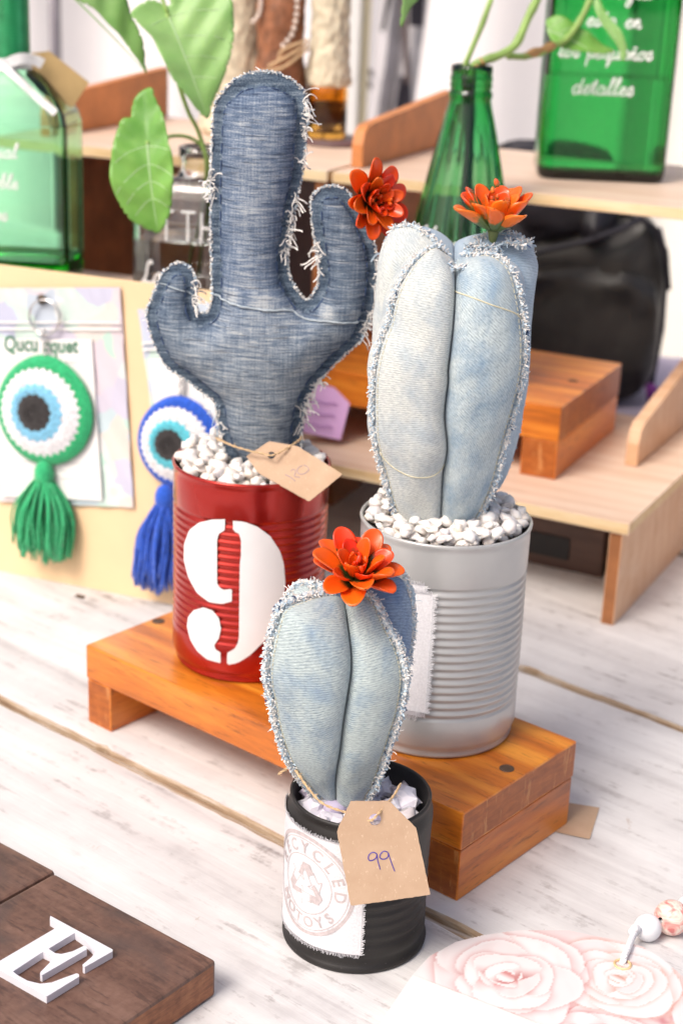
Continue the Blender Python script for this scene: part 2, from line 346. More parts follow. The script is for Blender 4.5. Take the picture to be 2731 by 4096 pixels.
# ------------------------------------------------------------------ helpers
def tag(o, label=None, cat=None, group=None, kind=None):
    if label: o["label"] = label
    if cat: o["category"] = cat
    if group: o["group"] = group
    if kind: o["kind"] = kind
    return o

def thing(name, label, cat, loc=(0, 0, 0), rotz=0.0, group=None):
    o = bpy.data.objects.new(name, None); COL.objects.link(o); o.empty_display_size = .02
    o.location = loc; o.rotation_euler = (0, 0, rotz)
    return tag(o, label, cat, group)

class MB:
    """collects faces; build() links them as ONE object. world=True: verts are world coords"""
    def __init__(s): s.v = []; s.f = []; s.mi = []; s.uv = {}; s.cur = 0
    def add(s, verts, faces, mi=None):
        o = len(s.v); s.v += [tuple(map(float, p)) for p in verts]
        s.f += [tuple(i + o for i in f) for f in faces]; s.mi += [s.cur if mi is None else mi] * len(faces); return o
    def box(s, c, d, yaw=0):
        x, y, z = d[0] / 2, d[1] / 2, d[2] / 2; cs, sn = math.cos(yaw), math.sin(yaw)
        vs = [(c[0] + a * x * cs - b * y * sn, c[1] + a * x * sn + b * y * cs, c[2] + e * z) for a in (-1, 1) for b in (-1, 1) for e in (-1, 1)]
        s.add(vs, [(0, 1, 3, 2), (4, 6, 7, 5), (0, 4, 5, 1), (2, 3, 7, 6), (0, 2, 6, 4), (1, 5, 7, 3)])
    def tube(s, pts, r, n=6, closed=False, cap=True, flat=1.0):
        P = [Vector(p) for p in pts]; m = len(P)
        if m < 2: return
        rs = r if hasattr(r, '__len__') else [r] * m
        prev = None; ring = []
        for i in range(m):
            if closed: t = P[(i + 1) % m] - P[i - 1]
            else: t = P[min(i + 1, m - 1)] - P[max(i - 1, 0)]
            if t.length < 1e-9: t = Vector((0, 0, 1))
            t.normalize()
            if prev is None:
                a = Vector((0, 0, 1)) if abs(t.z) < .9 else Vector((1, 0, 0))
                nrm = (a - t * a.dot(t)).normalized()
            else:
                nrm = prev - t * prev.dot(t)
                nrm = nrm.normalized() if nrm.length > 1e-6 else t.orthogonal().normalized()
            prev = nrm; bn = t.cross(nrm)
            ring.append([P[i] + (nrm * math.cos(2 * PI * k / n) * flat + bn * math.sin(2 * PI * k / n)) * rs[i] for k in range(n)])
        vs = [p for rg in ring for p in rg]; fs = []
        for i in range(m if closed else m - 1):
            a, b = i * n, ((i + 1) % m) * n
            for k in range(n): fs.append((a + k, a + (k + 1) % n, b + (k + 1) % n, b + k))
        if cap and not closed:
            fs.append(tuple(range(n - 1, -1, -1))); fs.append(tuple((m - 1) * n + k for k in range(n)))
        s.add(vs, fs)
    def lathe(s, prof, c=(0, 0, 0), n=64, a0=0, a1=2 * PI):
        full = abs(a1 - a0 - 2 * PI) < 1e-6; k = n if full else n + 1
        vs = []
        for r, z in prof:
            for i in range(k):
                a = a0 + (a1 - a0) * i / n; vs.append((c[0] + r * math.sin(a), c[1] - r * math.cos(a), c[2] + z))
        fs = []
        for j in range(len(prof) - 1):
            for i in range(n): fs.append((j * k + i, j * k + (i + 1) % k, (j + 1) * k + (i + 1) % k, (j + 1) * k + i))
        s.add(vs, fs)
    def grid(s, G, flip=False, closed_u=False):
        G = np.asarray(G, float); a, b = G.shape[:2]
        fs = []
        for i in range(a - 1):
            for j in range(b if closed_u else b - 1):
                q = (i * b + j, i * b + (j + 1) % b, (i + 1) * b + (j + 1) % b, (i + 1) * b + j)
                fs.append(q[::-1] if flip else q)
        return s.add(G.reshape(-1, 3), fs)
    def build(s, name, mats, parent=None, world=True, smooth=False, uv=None, attrs=None, bevel=0, loc=None, fixn=False, label=None, flat_over=None):
        me = bpy.data.meshes.new(name)
        off = Vector((0, 0, 0))
        if world and parent is not None:
            q = parent
            while q is not None: off += q.location; q = q.parent
        if loc is not None: off = off + Vector(loc)
        vs = [(x - off.x, y - off.y, z - off.z) for x, y, z in s.v]
        me.from_pydata(vs, [], s.f)
        if not isinstance(mats, (list, tuple)): mats = [mats]
        for m in mats: me.materials.append(MT[m])
        if len(mats) > 1: me.polygons.foreach_set("material_index", s.mi)
        if uv is not None:
            L = me.uv_layers.new(name="UVMap"); idx = np.empty(len(me.loops), int); me.loops.foreach_get("vertex_index", idx)
            L.data.foreach_set("uv", np.asarray(uv, float)[idx].ravel())
        if attrs:
            for k, a in attrs.items():
                a = np.asarray(a, float)
                if a.ndim == 1: at = me.attributes.new(k, 'FLOAT', 'POINT'); at.data.foreach_set("value", a)
                else: at = me.attributes.new(k, 'FLOAT_COLOR', 'POINT'); at.data.foreach_set("color", np.c_[a, np.ones(len(a))].ravel())
        if smooth: me.polygons.foreach_set("use_smooth", [True] * len(me.polygons))
        me.update()
        if fixn or bevel:
            bm = bmesh.new(); bm.from_mesh(me)
            if bevel:
                es = [e for e in bm.edges if len(e.link_faces) == 2 and e.calc_face_angle(0) > .6]
                bmesh.ops.bevel(bm, geom=es, offset=bevel, segments=2, affect='EDGES', profile=.6)
            bmesh.ops.recalc_face_normals(bm, faces=bm.faces); bm.to_mesh(me); bm.free()
        if flat_over: me.polygons.foreach_set("use_smooth", [p.area < flat_over for p in me.polygons])
        o = bpy.data.objects.new(name, me); COL.objects.link(o)
        if parent is not None: o.parent = parent
        if loc is not None: o.location = loc
        elif parent is None: pass
        if label: o["label"] = label
        return o

def solid(name, label, cat, mb, mats, base, group=None, kind=None, **kw):
    """a top-level thing that is one mesh, its origin at base"""
    o = mb.build(name, mats, None, loc=base, **kw)
    return tag(o, label, cat, group, kind)

def part_box(name, mat, parent, c, d, bevel=.0008, mats=None, face_mat=None):
    """box part in the parent's own frame, origin at its centre"""
    b = MB(); b.box((0, 0, 0), d)
    if face_mat:
        for k, i in face_mat.items(): b.mi[k] = i
    o = b.build(name, mats or mat, parent, world=False, bevel=bevel)
    o.location = c; return o

def copy_tree(o, parent=None):
    c = o.copy(); COL.objects.link(c); c.parent = parent
    for ch in list(o.children): copy_tree(ch, c)
    return c

def cat_rom(pts, n, closed=False):
    P = np.asarray(pts, float)
    if closed: P = np.vstack([P[-1], P, P[0], P[1]])
    else: P = np.vstack([2 * P[0] - P[1], P, 2 * P[-1] - P[-2]])
    out = []
    for i in range(1, len(P) - 2):
        for t in np.linspace(0, 1, 9)[:-1]:
            a, b, c, d = P[i - 1], P[i], P[i + 1], P[i + 2]
            out.append(.5 * ((2 * b) + (c - a) * t + (2 * a - 5 * b + 4 * c - d) * t * t + (3 * b - a - 3 * c + d) * t ** 3))
    if not closed: out.append(P[-2])
    out = np.array(out)
    return resample(out, n, closed)

def resample(P, n, closed=False):
    P = np.asarray(P, float)
    Q = np.vstack([P, P[:1]]) if closed else P
    s = np.r_[0, np.cumsum(np.linalg.norm(np.diff(Q, axis=0), axis=1))]
    t = np.linspace(0, s[-1], n + 1)[:-1] if closed else np.linspace(0, s[-1], n)
    return np.stack([np.interp(t, s, Q[:, k]) for k in range(Q.shape[1])], 1)

def inside(poly, X, Y):
    c = np.zeros(X.shape, bool); n = len(poly); j = n - 1
    for i in range(n):
        xi, yi = poly[i]; xj, yj = poly[j]
        m = ((yi > Y) != (yj > Y)) & (X < (xj - xi) * (Y - yi) / ((yj - yi) if yj != yi else 1e-12) + xi)
        c ^= m; j = i
    return c

def dist_poly(poly, X, Y):
    D = np.full(X.shape, 1e9); PX = np.zeros(X.shape); PY = np.zeros(X.shape); n = len(poly)
    for i in range(n):
        a = poly[i]; b = poly[(i + 1) % n]; ab = b - a; L = ab @ ab + 1e-15
        t = np.clip(((X - a[0]) * ab[0] + (Y - a[1]) * ab[1]) / L, 0, 1)
        qx = a[0] + t * ab[0]; qy = a[1] + t * ab[1]; d = np.hypot(X - qx, Y - qy); m = d < D
        D[m] = d[m]; PX[m] = qx[m]; PY[m] = qy[m]
    return D, PX, PY

def sheet(poly, h, hfun):
    """two-sided cushion from a 2-D outline: returns 2-D verts, front/back height, quads"""
    poly = np.asarray(poly, float); x0, y0 = poly.min(0) - 2 * h; x1, y1 = poly.max(0) + 2 * h
    xs = np.arange(x0, x1, h); ys = np.arange(y0, y1, h); X, Y = np.meshgrid(xs, ys)
    D, PX, PY = dist_poly(poly, X, Y); I = inside(poly, X, Y)
    use = I | (D < h * .72)
    quads = use[:-1, :-1] & use[1:, :-1] & use[:-1, 1:] & use[1:, 1:]
    n_in = I[:-1, :-1].astype(int) + I[1:, :-1] + I[:-1, 1:] + I[1:, 1:]
    quads &= n_in >= 1
    snap = (~I) | (D < h * .35)
    X2 = np.where(snap, PX, X); Y2 = np.where(snap, PY, Y); D2 = np.where(snap, 0, D)
    H = hfun(X2, Y2, D2, I, h)
    idx = -np.ones(X.shape, int); mark = np.zeros(X.shape, bool)
    for a in (slice(None, -1), slice(1, None)):
        for b in (slice(None, -1), slice(1, None)): mark[a, b] |= quads
    idx[mark] = np.arange(mark.sum())
    qi, qj = np.nonzero(quads)
    F = np.stack([idx[qi, qj], idx[qi, qj + 1], idx[qi + 1, qj + 1], idx[qi + 1, qj]], 1)
    return X2[mark], Y2[mark], D2[mark], [k[mark] for k in H], F

def boundary_edges(F):
    cnt = {}
    for f in F:
        for k in range(4):
            e = (f[k], f[(k + 1) % 4]); cnt[e] = 1
    return [e for e in cnt if (e[1], e[0]) not in cnt]

def poisson(mask, h, it=1400):
    u = np.zeros(mask.shape); m = mask.astype(float)
    for _ in range(it):
        u[1:-1, 1:-1] = .25 * (u[2:, 1:-1] + u[:-2, 1:-1] + u[1:-1, 2:] + u[1:-1, :-2] + h * h); u *= m
    return u

def fringe(mb, pts, outs, count, lmin, lmax, rad, weights, spread=.6, seg=4, curl=.6, rnd=None):
    """loose cut threads along an edge; weights = share of each material slot"""
    R = rnd or random; P = np.asarray(pts, float); O = np.asarray(outs, float); n = len(P)
    for _ in range(count):
        t = R.random() * (n - 1.001); i = int(t); f = t - i
        p = Vector(P[i] * (1 - f) + P[i + 1] * f); o = Vector(O[i]); tg = Vector(P[i + 1] - P[i]).normalized()
        d = (o + tg * R.uniform(-spread, spread) + Vector((R.uniform(-1, 1), R.uniform(-1, 1), R.uniform(-1, 1))) * spread * .55).normalized()
        L = R.uniform(lmin, lmax); q = p - d * L * .25 + Vector((R.uniform(-1, 1), R.uniform(-1, 1), R.uniform(-1, 1))) * .0006
        path = [q.copy()]; bend = Vector((R.uniform(-1, 1), R.uniform(-1, 1), R.uniform(-1, 1))) * curl
        for k in range(seg):
            bend = bend * .6 + Vector((R.uniform(-1, 1), R.uniform(-1, 1), R.uniform(-1, 1) - .25)) * curl * .55; d = (d + bend / seg * 1.6).normalized(); q = q + d * L / seg; path.append(q.copy())
        x = R.random(); a = 0
        for a, w in enumerate(weights):
            x -= w
            if x <= 0: break
        mb.cur = a; rr = rad * R.uniform(.7, 1.25)
        mb.tube(path, rr, 3)
    mb.cur = 0

def flange(mb, pts, outs, side, w, th, rnd=None, jit=.25, cur=0):
    """ragged two-ply seam allowance standing out along an edge"""
    R = rnd or random; P = np.asarray(pts, float); O = np.asarray(outs, float); S = np.asarray(side, float); n = len(P)
    G = []; wob = 0
    for i in range(n):
        wi = w * (1 + R.uniform(-jit, jit)); wob = wob * .8 + R.uniform(-1, 1) * th * .5
        b = P[i]; o = O[i]; s_ = S[i]; t = b + o * wi + s_ * wob
        m = b + o * wi * .55 + s_ * wob * .5
        G.append([b - s_ * th, m - s_ * th * 1.1, t - s_ * th * .9, t + s_ * th * .9, m + s_ * th * 1.1, b + s_ * th])
    mb.cur = cur; mb.grid(G, closed_u=True)

def flat_fill(polys):
    """list of 2-D rings -> verts, faces (triangles)"""
    bm = bmesh.new()
    for P in polys:
        vs = [bm.verts.new((p[0], p[1], 0)) for p in P]
        for i in range(len(vs)): bm.edges.new((vs[i], vs[(i + 1) % len(vs)]))
    bmesh.ops.triangle_fill(bm, use_beauty=True, use_dissolve=False, edges=bm.edges[:])
    return bm

def text_bm(s, size, shear=0, align='CENTER', extr=0, bold=0.0):
    cu = bpy.data.curves.new("lettering", 'FONT'); cu.body = s; cu.size = size; cu.shear = shear; cu.align_x = align; cu.resolution_u = 3; cu.extrude = extr; cu.offset = size * bold
    ob = bpy.data.objects.new("lettering_tmp", cu); COL.objects.link(ob)
    dg = bpy.context.evaluated_depsgraph_get(); me = bpy.data.meshes.new_from_object(ob.evaluated_get(dg))
    bm = bmesh.new(); bm.from_mesh(me)
    bpy.data.objects.remove(ob); bpy.data.curves.remove(cu); bpy.data.meshes.remove(me)
    return bm

def bm_map(mb, bm, fn, step=None):
    """cut a flat bmesh by vertical lines each step, then map (x,y,z)->world and add"""
    if step:
        xs = [v.co.x for v in bm.verts]
        if xs:
            x = math.ceil(min(xs) / step) * step
            while x < max(xs):
                bmesh.ops.bisect_plane(bm, geom=bm.verts[:] + bm.edges[:] + bm.faces[:], plane_co=(x, 0, 0), plane_no=(1, 0, 0)); x += step
    bm.verts.ensure_lookup_table(); bm.verts.index_update()
    mb.add([fn(*v.co) for v in bm.verts], [tuple(v.index for v in f.verts) for f in bm.faces]); bm.free()

CUR = dict(
 a=[(.8,.85),(.45,1),(.1,.6),(.15,.1),(.5,0),(.8,.5),(.85,.95),(.8,.2),(1,0),(1.2,.2)], c=[(.8,.85),(.5,1),(.1,.55),(.3,0),(.7,.05),(1,.3)],
 e=[(0,.3),(.5,.5),(.75,.8),(.5,1),(.15,.6),(.3,.05),(.7,.05),(1,.3)], i=[(.1,.3),(.3,1),(.25,.1),(.5,0),(.7,.3)],
 l=[(0,.2),(.4,1.2),(.55,1.9),(.35,2),(.2,1.2),(.2,.2),(.45,0),(.7,.3)], b=[(0,.2),(.4,1.2),(.5,1.9),(.3,2),(.2,1),(.2,.1),(.5,0),(.75,.4),(.6,.85),(.35,.8),(.9,.7)],
 d=[(.8,.8),(.45,1),(.1,.6),(.15,.1),(.5,0),(.8,.5),(1,1.9),(.85,.3),(1,0),(1.2,.2)], g=[(.8,.85),(.45,1),(.1,.6),(.2,.1),(.5,.05),(.8,.6),(.85,.95),(.8,-.5),(.5,-1),(.25,-.7),(.8,-.1),(1.2,.3)],
 m=[(0,.3),(.2,1),(.2,0),(.2,.6),(.5,1),(.6,0),(.65,.6),(.95,1),(1,.1),(1.2,0),(1.4,.3)], n=[(0,.3),(.2,1),(.2,0),(.25,.6),(.6,1),(.65,.1),(.85,0),(1.05,.3)],
 o=[(.5,1),(.1,.6),(.2,.05),(.6,.1),(.75,.6),(.5,1),(.7,.85),(1.05,.9)], p=[(0,.3),(.25,1),(.1,-1),(.2,.6),(.5,1),(.8,.7),(.6,.1),(.3,.1),(.9,.1)],
 q=[(.8,.85),(.45,1),(.1,.6),(.2,.1),(.5,.05),(.8,.9),(.75,-1),(1,-.3),(1.1,.2)], s=[(0,.2),(.4,1.1),(.6,.4),(.4,0),(.1,.1),(.8,.25)],
 t=[(0,.3),(.4,1.8),(.3,.2),(.5,0),(.75,.3)], u=[(0,.6),(.15,1),(.15,.2),(.4,0),(.7,.4),(.75,1),(.75,.15),(.95,0),(1.1,.3)], v=[(0,.8),(.2,1),(.4,0),(.75,1),(1,.9)],
 L=[(.8,1.8),(.6,2.1),(.4,1.7),(.4,.6),(.1,0),(.3,.2),(.9,0),(1.2,.2)], V=[(0,1.6),(.3,2.1),(.5,0),(1.3,2.2)])
CUR['ñ'] = CUR['n']
def script(mb, s, x, y, size, fn, r, extra=.0):
    """brush-script words as thin raised strokes; fn maps flat x,y to the surface"""
    for ch in s:
        if ch == ' ': x += size * .9; continue
        P = CUR[ch]; pts = [(x + (p[0] + .18 * p[1]) * size, y + p[1] * size) for p in P]
        C = cat_rom(pts, max(10, 4 * len(P)))
        mb.tube([fn(*c) for c in C], r, 5)
        if ch in 'iñ': mb.tube([fn(x + size * .45, y + size * 1.35), fn(x + size * (.6 if ch == 'i' else .95), y + size * 1.42)], r, 5)
        if ch == 't': mb.tube([fn(x + size * .05, y + size * 1.15), fn(x + size * .85, y + size * 1.25)], r, 5)
        x += P[-1][0] * size
    return x
D = {
 'S_fl': [(0.0023,0.0789),(0.013,0.0861),(0.021,0.0945),(0.0304,0.1094),(0.0372,0.1283),(0.0414,0.1476),(0.0442,0.1602),(0.0434,0.1743),(0.0401,0.1878),(0.0367,0.1942),(0.026,0.1963),(0.0137,0.1961),(0.0011,0.1926)],
 'S_fr': [(0.0185,0.0843),(0.0243,0.0974),(0.0275,0.1098),(0.0316,0.1261),(0.0356,0.1432),(0.0369,0.1618),(0.0324,0.1748),(0.0257,0.1837),(0.0189,0.1937),(0.01,0.1973),(0.0001,0.1924)],
 'S_fv': [(0.0036,0.725,0.0848),(0.0031,0.721,0.1011),(0.0046,0.717,0.1197),(0.0056,0.714,0.1374),(0.0071,0.714,0.152),(0.0081,0.715,0.1684),(0.005,0.723,0.187),(0.003,0.732,0.1933)],
 'T_fl': [(0.0222,0.1898),(0.0301,0.2002),(0.0373,0.2198),(0.0459,0.2452),(0.0481,0.2705),(0.0478,0.2852),(0.0447,0.2983),(0.0401,0.31),(0.0365,0.3262),(0.0282,0.3388),(0.0167,0.3472),(0.0104,0.3455),(0.0039,0.3413),(-0.0007,0.3337)],
 'T_fr': [(0.0208,0.1904),(0.0284,0.2006),(0.0356,0.2206),(0.0408,0.2487),(0.0452,0.2684),(0.0479,0.2862),(0.0476,0.3017),(0.0453,0.3146),(0.0431,0.324),(0.0375,0.3381),(0.031,0.3437),(0.022,0.3455),(0.01,0.3432),(0.0024,0.3402),(0.0014,0.3352)],
 'T_fv': [(0.0573,0.8572,0.1897),(0.0566,0.8532,0.1981),(0.0557,0.8472,0.225),(0.0569,0.8442,0.2414),(0.0542,0.8432,0.2604),(0.0549,0.8422,0.2794),(0.0545,0.8422,0.2862),(0.0556,0.8432,0.3062),(0.056,0.8472,0.3204),(0.0559,0.8592,0.3365)],
 'nine': [[(-0.0128,0.1683),(-0.0127,0.1612),(-0.0167,0.1582),(-0.0178,0.154),(-0.0174,0.1295),(-0.0171,0.1208),(-0.0172,0.1255),(-0.0157,0.1226),(-0.0125,0.1216),(-0.0076,0.1231),(-0.0075,0.1145),(-0.0138,0.1119),(-0.0228,0.1115),(-0.0323,0.1152),(-0.0406,0.1237),(-0.0455,0.1335),(-0.0452,0.1439),(-0.0398,0.155),(-0.0311,0.1625),(-0.0213,0.1667)],[(-0.0077,0.1679),(-0.001,0.1679),(0.007,0.165),(0.0153,0.1584),(0.0219,0.148),(0.0248,0.1389),(0.0263,0.1255),(0.0263,0.1258),(0.0252,0.1128),(0.0211,0.1001),(0.0143,0.0889),(0.0049,0.0788),(-0.0026,0.0731),(-0.0098,0.0706),(-0.0099,0.0792),(-0.0055,0.082),(-0.0032,0.086),(-0.0025,0.0912),(-0.0028,0.1201),(-0.0029,0.1404),(-0.0023,0.1459),(-0.0025,0.1559),(-0.0039,0.1598),(-0.0076,0.1614)],[(-0.0269,0.1068),(-0.035,0.1025),(-0.0402,0.0962),(-0.0413,0.0891),(-0.0378,0.0812),(-0.0318,0.0756),(-0.0239,0.0719),(-0.0141,0.0713),(-0.0143,0.0788),(-0.0177,0.0801),(-0.0187,0.0828),(-0.0156,0.0881),(-0.0142,0.095),(-0.0158,0.1022),(-0.0204,0.1065)]],
 'saguaro': [(-0.0709,0.1944),(-0.0737,0.196),(-0.0766,0.2073),(-0.0795,0.2186),(-0.0815,0.2295),(-0.0892,0.2364),(-0.1,0.2443),(-0.1108,0.251),(-0.1176,0.2626),(-0.1205,0.2706),(-0.1229,0.279),(-0.1234,0.2857),(-0.1202,0.2939),(-0.115,0.3075),(-0.1097,0.3136),(-0.1032,0.316),(-0.0966,0.3123),(-0.0936,0.3042),(-0.0938,0.2948),(-0.0924,0.2865),(-0.0863,0.2865),(-0.084,0.2942),(-0.0839,0.3046),(-0.0846,0.3223),(-0.0854,0.3602),(-0.085,0.3901),(-0.0844,0.4038),(-0.0822,0.4133),(-0.077,0.4194),(-0.0716,0.425),(-0.0643,0.428),(-0.055,0.4294),(-0.0459,0.4283),(-0.0383,0.4247),(-0.0325,0.4196),(-0.0306,0.4133),(-0.0302,0.4014),(-0.0308,0.3886),(-0.0316,0.374),(-0.0335,0.3627),(-0.0353,0.3531),(-0.0363,0.3435),(-0.0376,0.3341),(-0.0391,0.3243),(-0.0377,0.3117),(-0.0327,0.3023),(-0.0267,0.2967),(-0.0221,0.3017),(-0.0195,0.3106),(-0.0213,0.3251),(-0.0239,0.3383),(-0.0257,0.3517),(-0.0251,0.3592),(-0.0204,0.364),(-0.014,0.3658),(-0.0062,0.3639),(0.0017,0.3547),(0.0079,0.3426),(0.0123,0.3334),(0.0154,0.3169),(0.0149,0.3052),(0.0136,0.2942),(0.0081,0.2755),(0.0015,0.2676),(-0.008,0.2578),(-0.0144,0.2503),(-0.0193,0.2435),(-0.024,0.2332),(-0.0267,0.2226),(-0.0273,0.2096),(-0.0277,0.1964),(-0.0318,0.1861),(-0.0487,0.1833),(-0.0653,0.1854)],
 'sag_pocket': [(-0.0835,0.2977),(-0.0647,0.2948),(-0.0488,0.2933),(-0.0361,0.2928),(-0.0274,0.2878),(-0.0115,0.2869),(0.0031,0.2856),(0.013,0.2853)],
 'sag_armline': [(-0.1155,0.3032),(-0.107,0.3017),(-0.0991,0.2991),(-0.0941,0.2956)],
 'tag120': [(-0.0596,0.9251,0.2036),(-0.0516,0.9171,0.1959),(-0.0197,0.9013,0.1845),(-0.0003,0.9101,0.1998),(-0.0284,0.9253,0.2114),(-0.0462,0.9297,0.2124)],
 'hole120': [(-0.0442,0.9235,0.2055)],
 'ink120': [[(-0.03511,0.91426,0.19646),(-0.0325,0.91319,0.19579),(-0.02871,0.91084,0.19386)],[(-0.03179,0.91518,0.19837),(-0.03055,0.91592,0.19956),(-0.02944,0.91553,0.19936),(-0.02885,0.91446,0.19821),(-0.02924,0.91303,0.19638),(-0.02591,0.91186,0.19578)],[(-0.02485,0.91678,0.20198),(-0.02662,0.91641,0.2011),(-0.02796,0.91509,0.19919),(-0.02676,0.91355,0.19761),(-0.02421,0.91313,0.19772),(-0.02174,0.91381,0.19914),(-0.02094,0.9147,0.2004),(-0.02227,0.91611,0.20179),(-0.02413,0.91684,0.20222)]],
 'tag99': [(0.0108,0.6925,0.1024),(0.0046,0.6886,0.0873),(0.0132,0.6804,0.0498),(0.0528,0.6844,0.0558),(0.044,0.6915,0.0892),(0.0299,0.6938,0.1028)],
 'hole99': [(0.0233,0.6912,0.0934)],
 'ink99': [[(0.02494,0.68733,0.07629),(0.0231,0.68739,0.07706),(0.02133,0.68704,0.076),(0.0208,0.68658,0.07417),(0.02158,0.68633,0.07287),(0.02328,0.6865,0.07315),(0.02477,0.6869,0.07447),(0.02494,0.68733,0.07629),(0.02563,0.68653,0.07265),(0.02653,0.68599,0.07004),(0.02697,0.68565,0.06848)],[(0.03034,0.68787,0.07713),(0.0285,0.68787,0.07763),(0.02691,0.68746,0.07631),(0.02658,0.68702,0.07448),(0.02792,0.6869,0.07361),(0.02971,0.6871,0.07399),(0.03069,0.68747,0.0753),(0.0305,0.68788,0.07713),(0.03151,0.68728,0.07427),(0.03299,0.68653,0.07062),(0.03427,0.68591,0.0676)]],
 'E': [(-0.1406,0.6961),(-0.1046,0.6698),(-0.1043,0.6684),(-0.1159,0.6546),(-0.117,0.6554),(-0.1173,0.6565),(-0.1139,0.6628),(-0.1128,0.6669),(-0.1138,0.6697),(-0.1193,0.6764),(-0.1256,0.6823),(-0.1363,0.6681),(-0.1323,0.6648),(-0.1291,0.6643),(-0.124,0.6669),(-0.1193,0.6717),(-0.1178,0.6707),(-0.1173,0.6691),(-0.1353,0.6469),(-0.1365,0.6476),(-0.1366,0.6491),(-0.1338,0.6562),(-0.1328,0.6597),(-0.1344,0.663),(-0.1385,0.6654),(-0.1499,0.6487),(-0.1469,0.6458),(-0.1414,0.642),(-0.1349,0.6401),(-0.1297,0.6415),(-0.125,0.6451),(-0.119,0.6494),(-0.1177,0.6486),(-0.1174,0.6469),(-0.1301,0.6306),(-0.1614,0.6529),(-0.1617,0.6542),(-0.1581,0.6565),(-0.1358,0.6858),(-0.1337,0.6884),(-0.1366,0.6899),(-0.1402,0.6929)],
 'tileA': [(-0.0529,0.6705),(-0.1471,0.7416)],
 'roseb': [(0.0288,0.6423),(0.0463,0.683),(0.0553,0.6992),(0.0696,0.7128),(0.0839,0.7197),(0.103,0.7258),(0.1313,0.7279),(0.147,0.7232),(0.1584,0.7212),(0.1692,0.7162),(0.178,0.7062),(0.1863,0.6919)],
 'roseline': [(0.0462,0.6831),(0.1089,0.6477)],
 'roses': [(0.0949,0.6856),(0.1522,0.6878),(0.1272,0.658),(0.1744,0.6681)],
 'rosehole': [(0.1561,0.6991,0.009)],
 'leafA': [(-0.1409,1.2,0.4469),(-0.1451,1.201,0.4542),(-0.1549,1.1993,0.4553),(-0.1668,1.1945,0.4455),(-0.1599,1.1937,0.4368),(-0.151,1.1934,0.4287),(-0.1471,1.1922,0.4205),(-0.1419,1.1909,0.4111),(-0.1347,1.1893,0.3993),(-0.1251,1.1887,0.389),(-0.117,1.1881,0.3801),(-0.1097,1.1883,0.3751),(-0.1063,1.1914,0.3849),(-0.102,1.1953,0.3971),(-0.0972,1.2001,0.4123),(-0.0945,1.2052,0.4304),(-0.0961,1.21,0.4513),(-0.0998,1.213,0.4661),(-0.1154,1.2109,0.47),(-0.1308,1.2073,0.468),(-0.1382,1.2039,0.4603)],
 'leafB': [(-0.1519,1.17,0.3581),(-0.1583,1.1712,0.3617),(-0.1633,1.173,0.3705),(-0.165,1.1748,0.381),(-0.1629,1.1757,0.3886),(-0.1576,1.1761,0.3949),(-0.1504,1.1757,0.3968),(-0.148,1.1744,0.3903),(-0.1438,1.173,0.3836),(-0.1398,1.1715,0.3763),(-0.137,1.1695,0.3644),(-0.1326,1.1672,0.3525),(-0.1311,1.1655,0.3419),(-0.1308,1.1634,0.3281),(-0.1336,1.1609,0.3095),(-0.1388,1.1597,0.2984),(-0.1429,1.1596,0.2948),(-0.1517,1.1609,0.2976),(-0.1631,1.1631,0.3047),(-0.1724,1.1663,0.3196),(-0.1765,1.169,0.3348),(-0.1758,1.1717,0.3532),(-0.1731,1.1737,0.3685),(-0.1691,1.1742,0.3748),(-0.1643,1.1735,0.3735),(-0.1616,1.1722,0.3661),(-0.157,1.1709,0.3609)],
 'leafC': [(-0.2134,1.22,0.4551),(-0.1983,1.2247,0.4458),(-0.1875,1.2267,0.4345),(-0.1797,1.2284,0.427),(-0.1718,1.2293,0.4169),(-0.1661,1.2302,0.4102),(-0.1597,1.2308,0.4016),(-0.1605,1.2321,0.4072),(-0.1627,1.2339,0.417),(-0.1654,1.2349,0.425),(-0.171,1.2355,0.4362),(-0.1759,1.2363,0.4469),(-0.1807,1.2366,0.4559),(-0.1944,1.2314,0.4616)],
 'leafD': [(0.0404,1.2,0.4663),(0.033,1.196,0.4573),(0.0297,1.1932,0.4483),(0.0274,1.1915,0.4435),(0.0263,1.193,0.4526),(0.0264,1.1951,0.463),(0.0277,1.1967,0.4689)],
 'leafE': [(0.1527,1.38,0.4377),(0.1515,1.3836,0.4437),(0.1562,1.3864,0.4472),(0.1654,1.3867,0.4458),(0.1839,1.3831,0.4364),(0.1988,1.38,0.4285),(0.2099,1.3779,0.4228),(0.1952,1.3749,0.421),(0.1768,1.3724,0.4208),(0.1621,1.3722,0.4233),(0.1554,1.3748,0.4287)],
 'leafF': [(0.1888,1.36,0.4667),(0.1982,1.3543,0.4522),(0.2091,1.3488,0.4411),(0.2143,1.3449,0.4297),(0.2143,1.3429,0.4196),(0.2107,1.3437,0.4183),(0.2077,1.3465,0.4276),(0.1991,1.3513,0.4388),(0.1917,1.3555,0.4485),(0.1865,1.3593,0.4599)],
 'stemsA': [[(-0.1409,1.2,0.4469),(-0.1371,1.21,0.4098),(-0.1294,1.23,0.3769),(-0.123,1.25,0.3588),(-0.1158,1.26,0.3312)],[(-0.1519,1.17,0.3581),(-0.1474,1.19,0.3577),(-0.1391,1.23,0.3565),(-0.1279,1.25,0.3526),(-0.1187,1.26,0.3412)],[(-0.2134,1.22,0.4551),(-0.1745,1.25,0.4711)]],
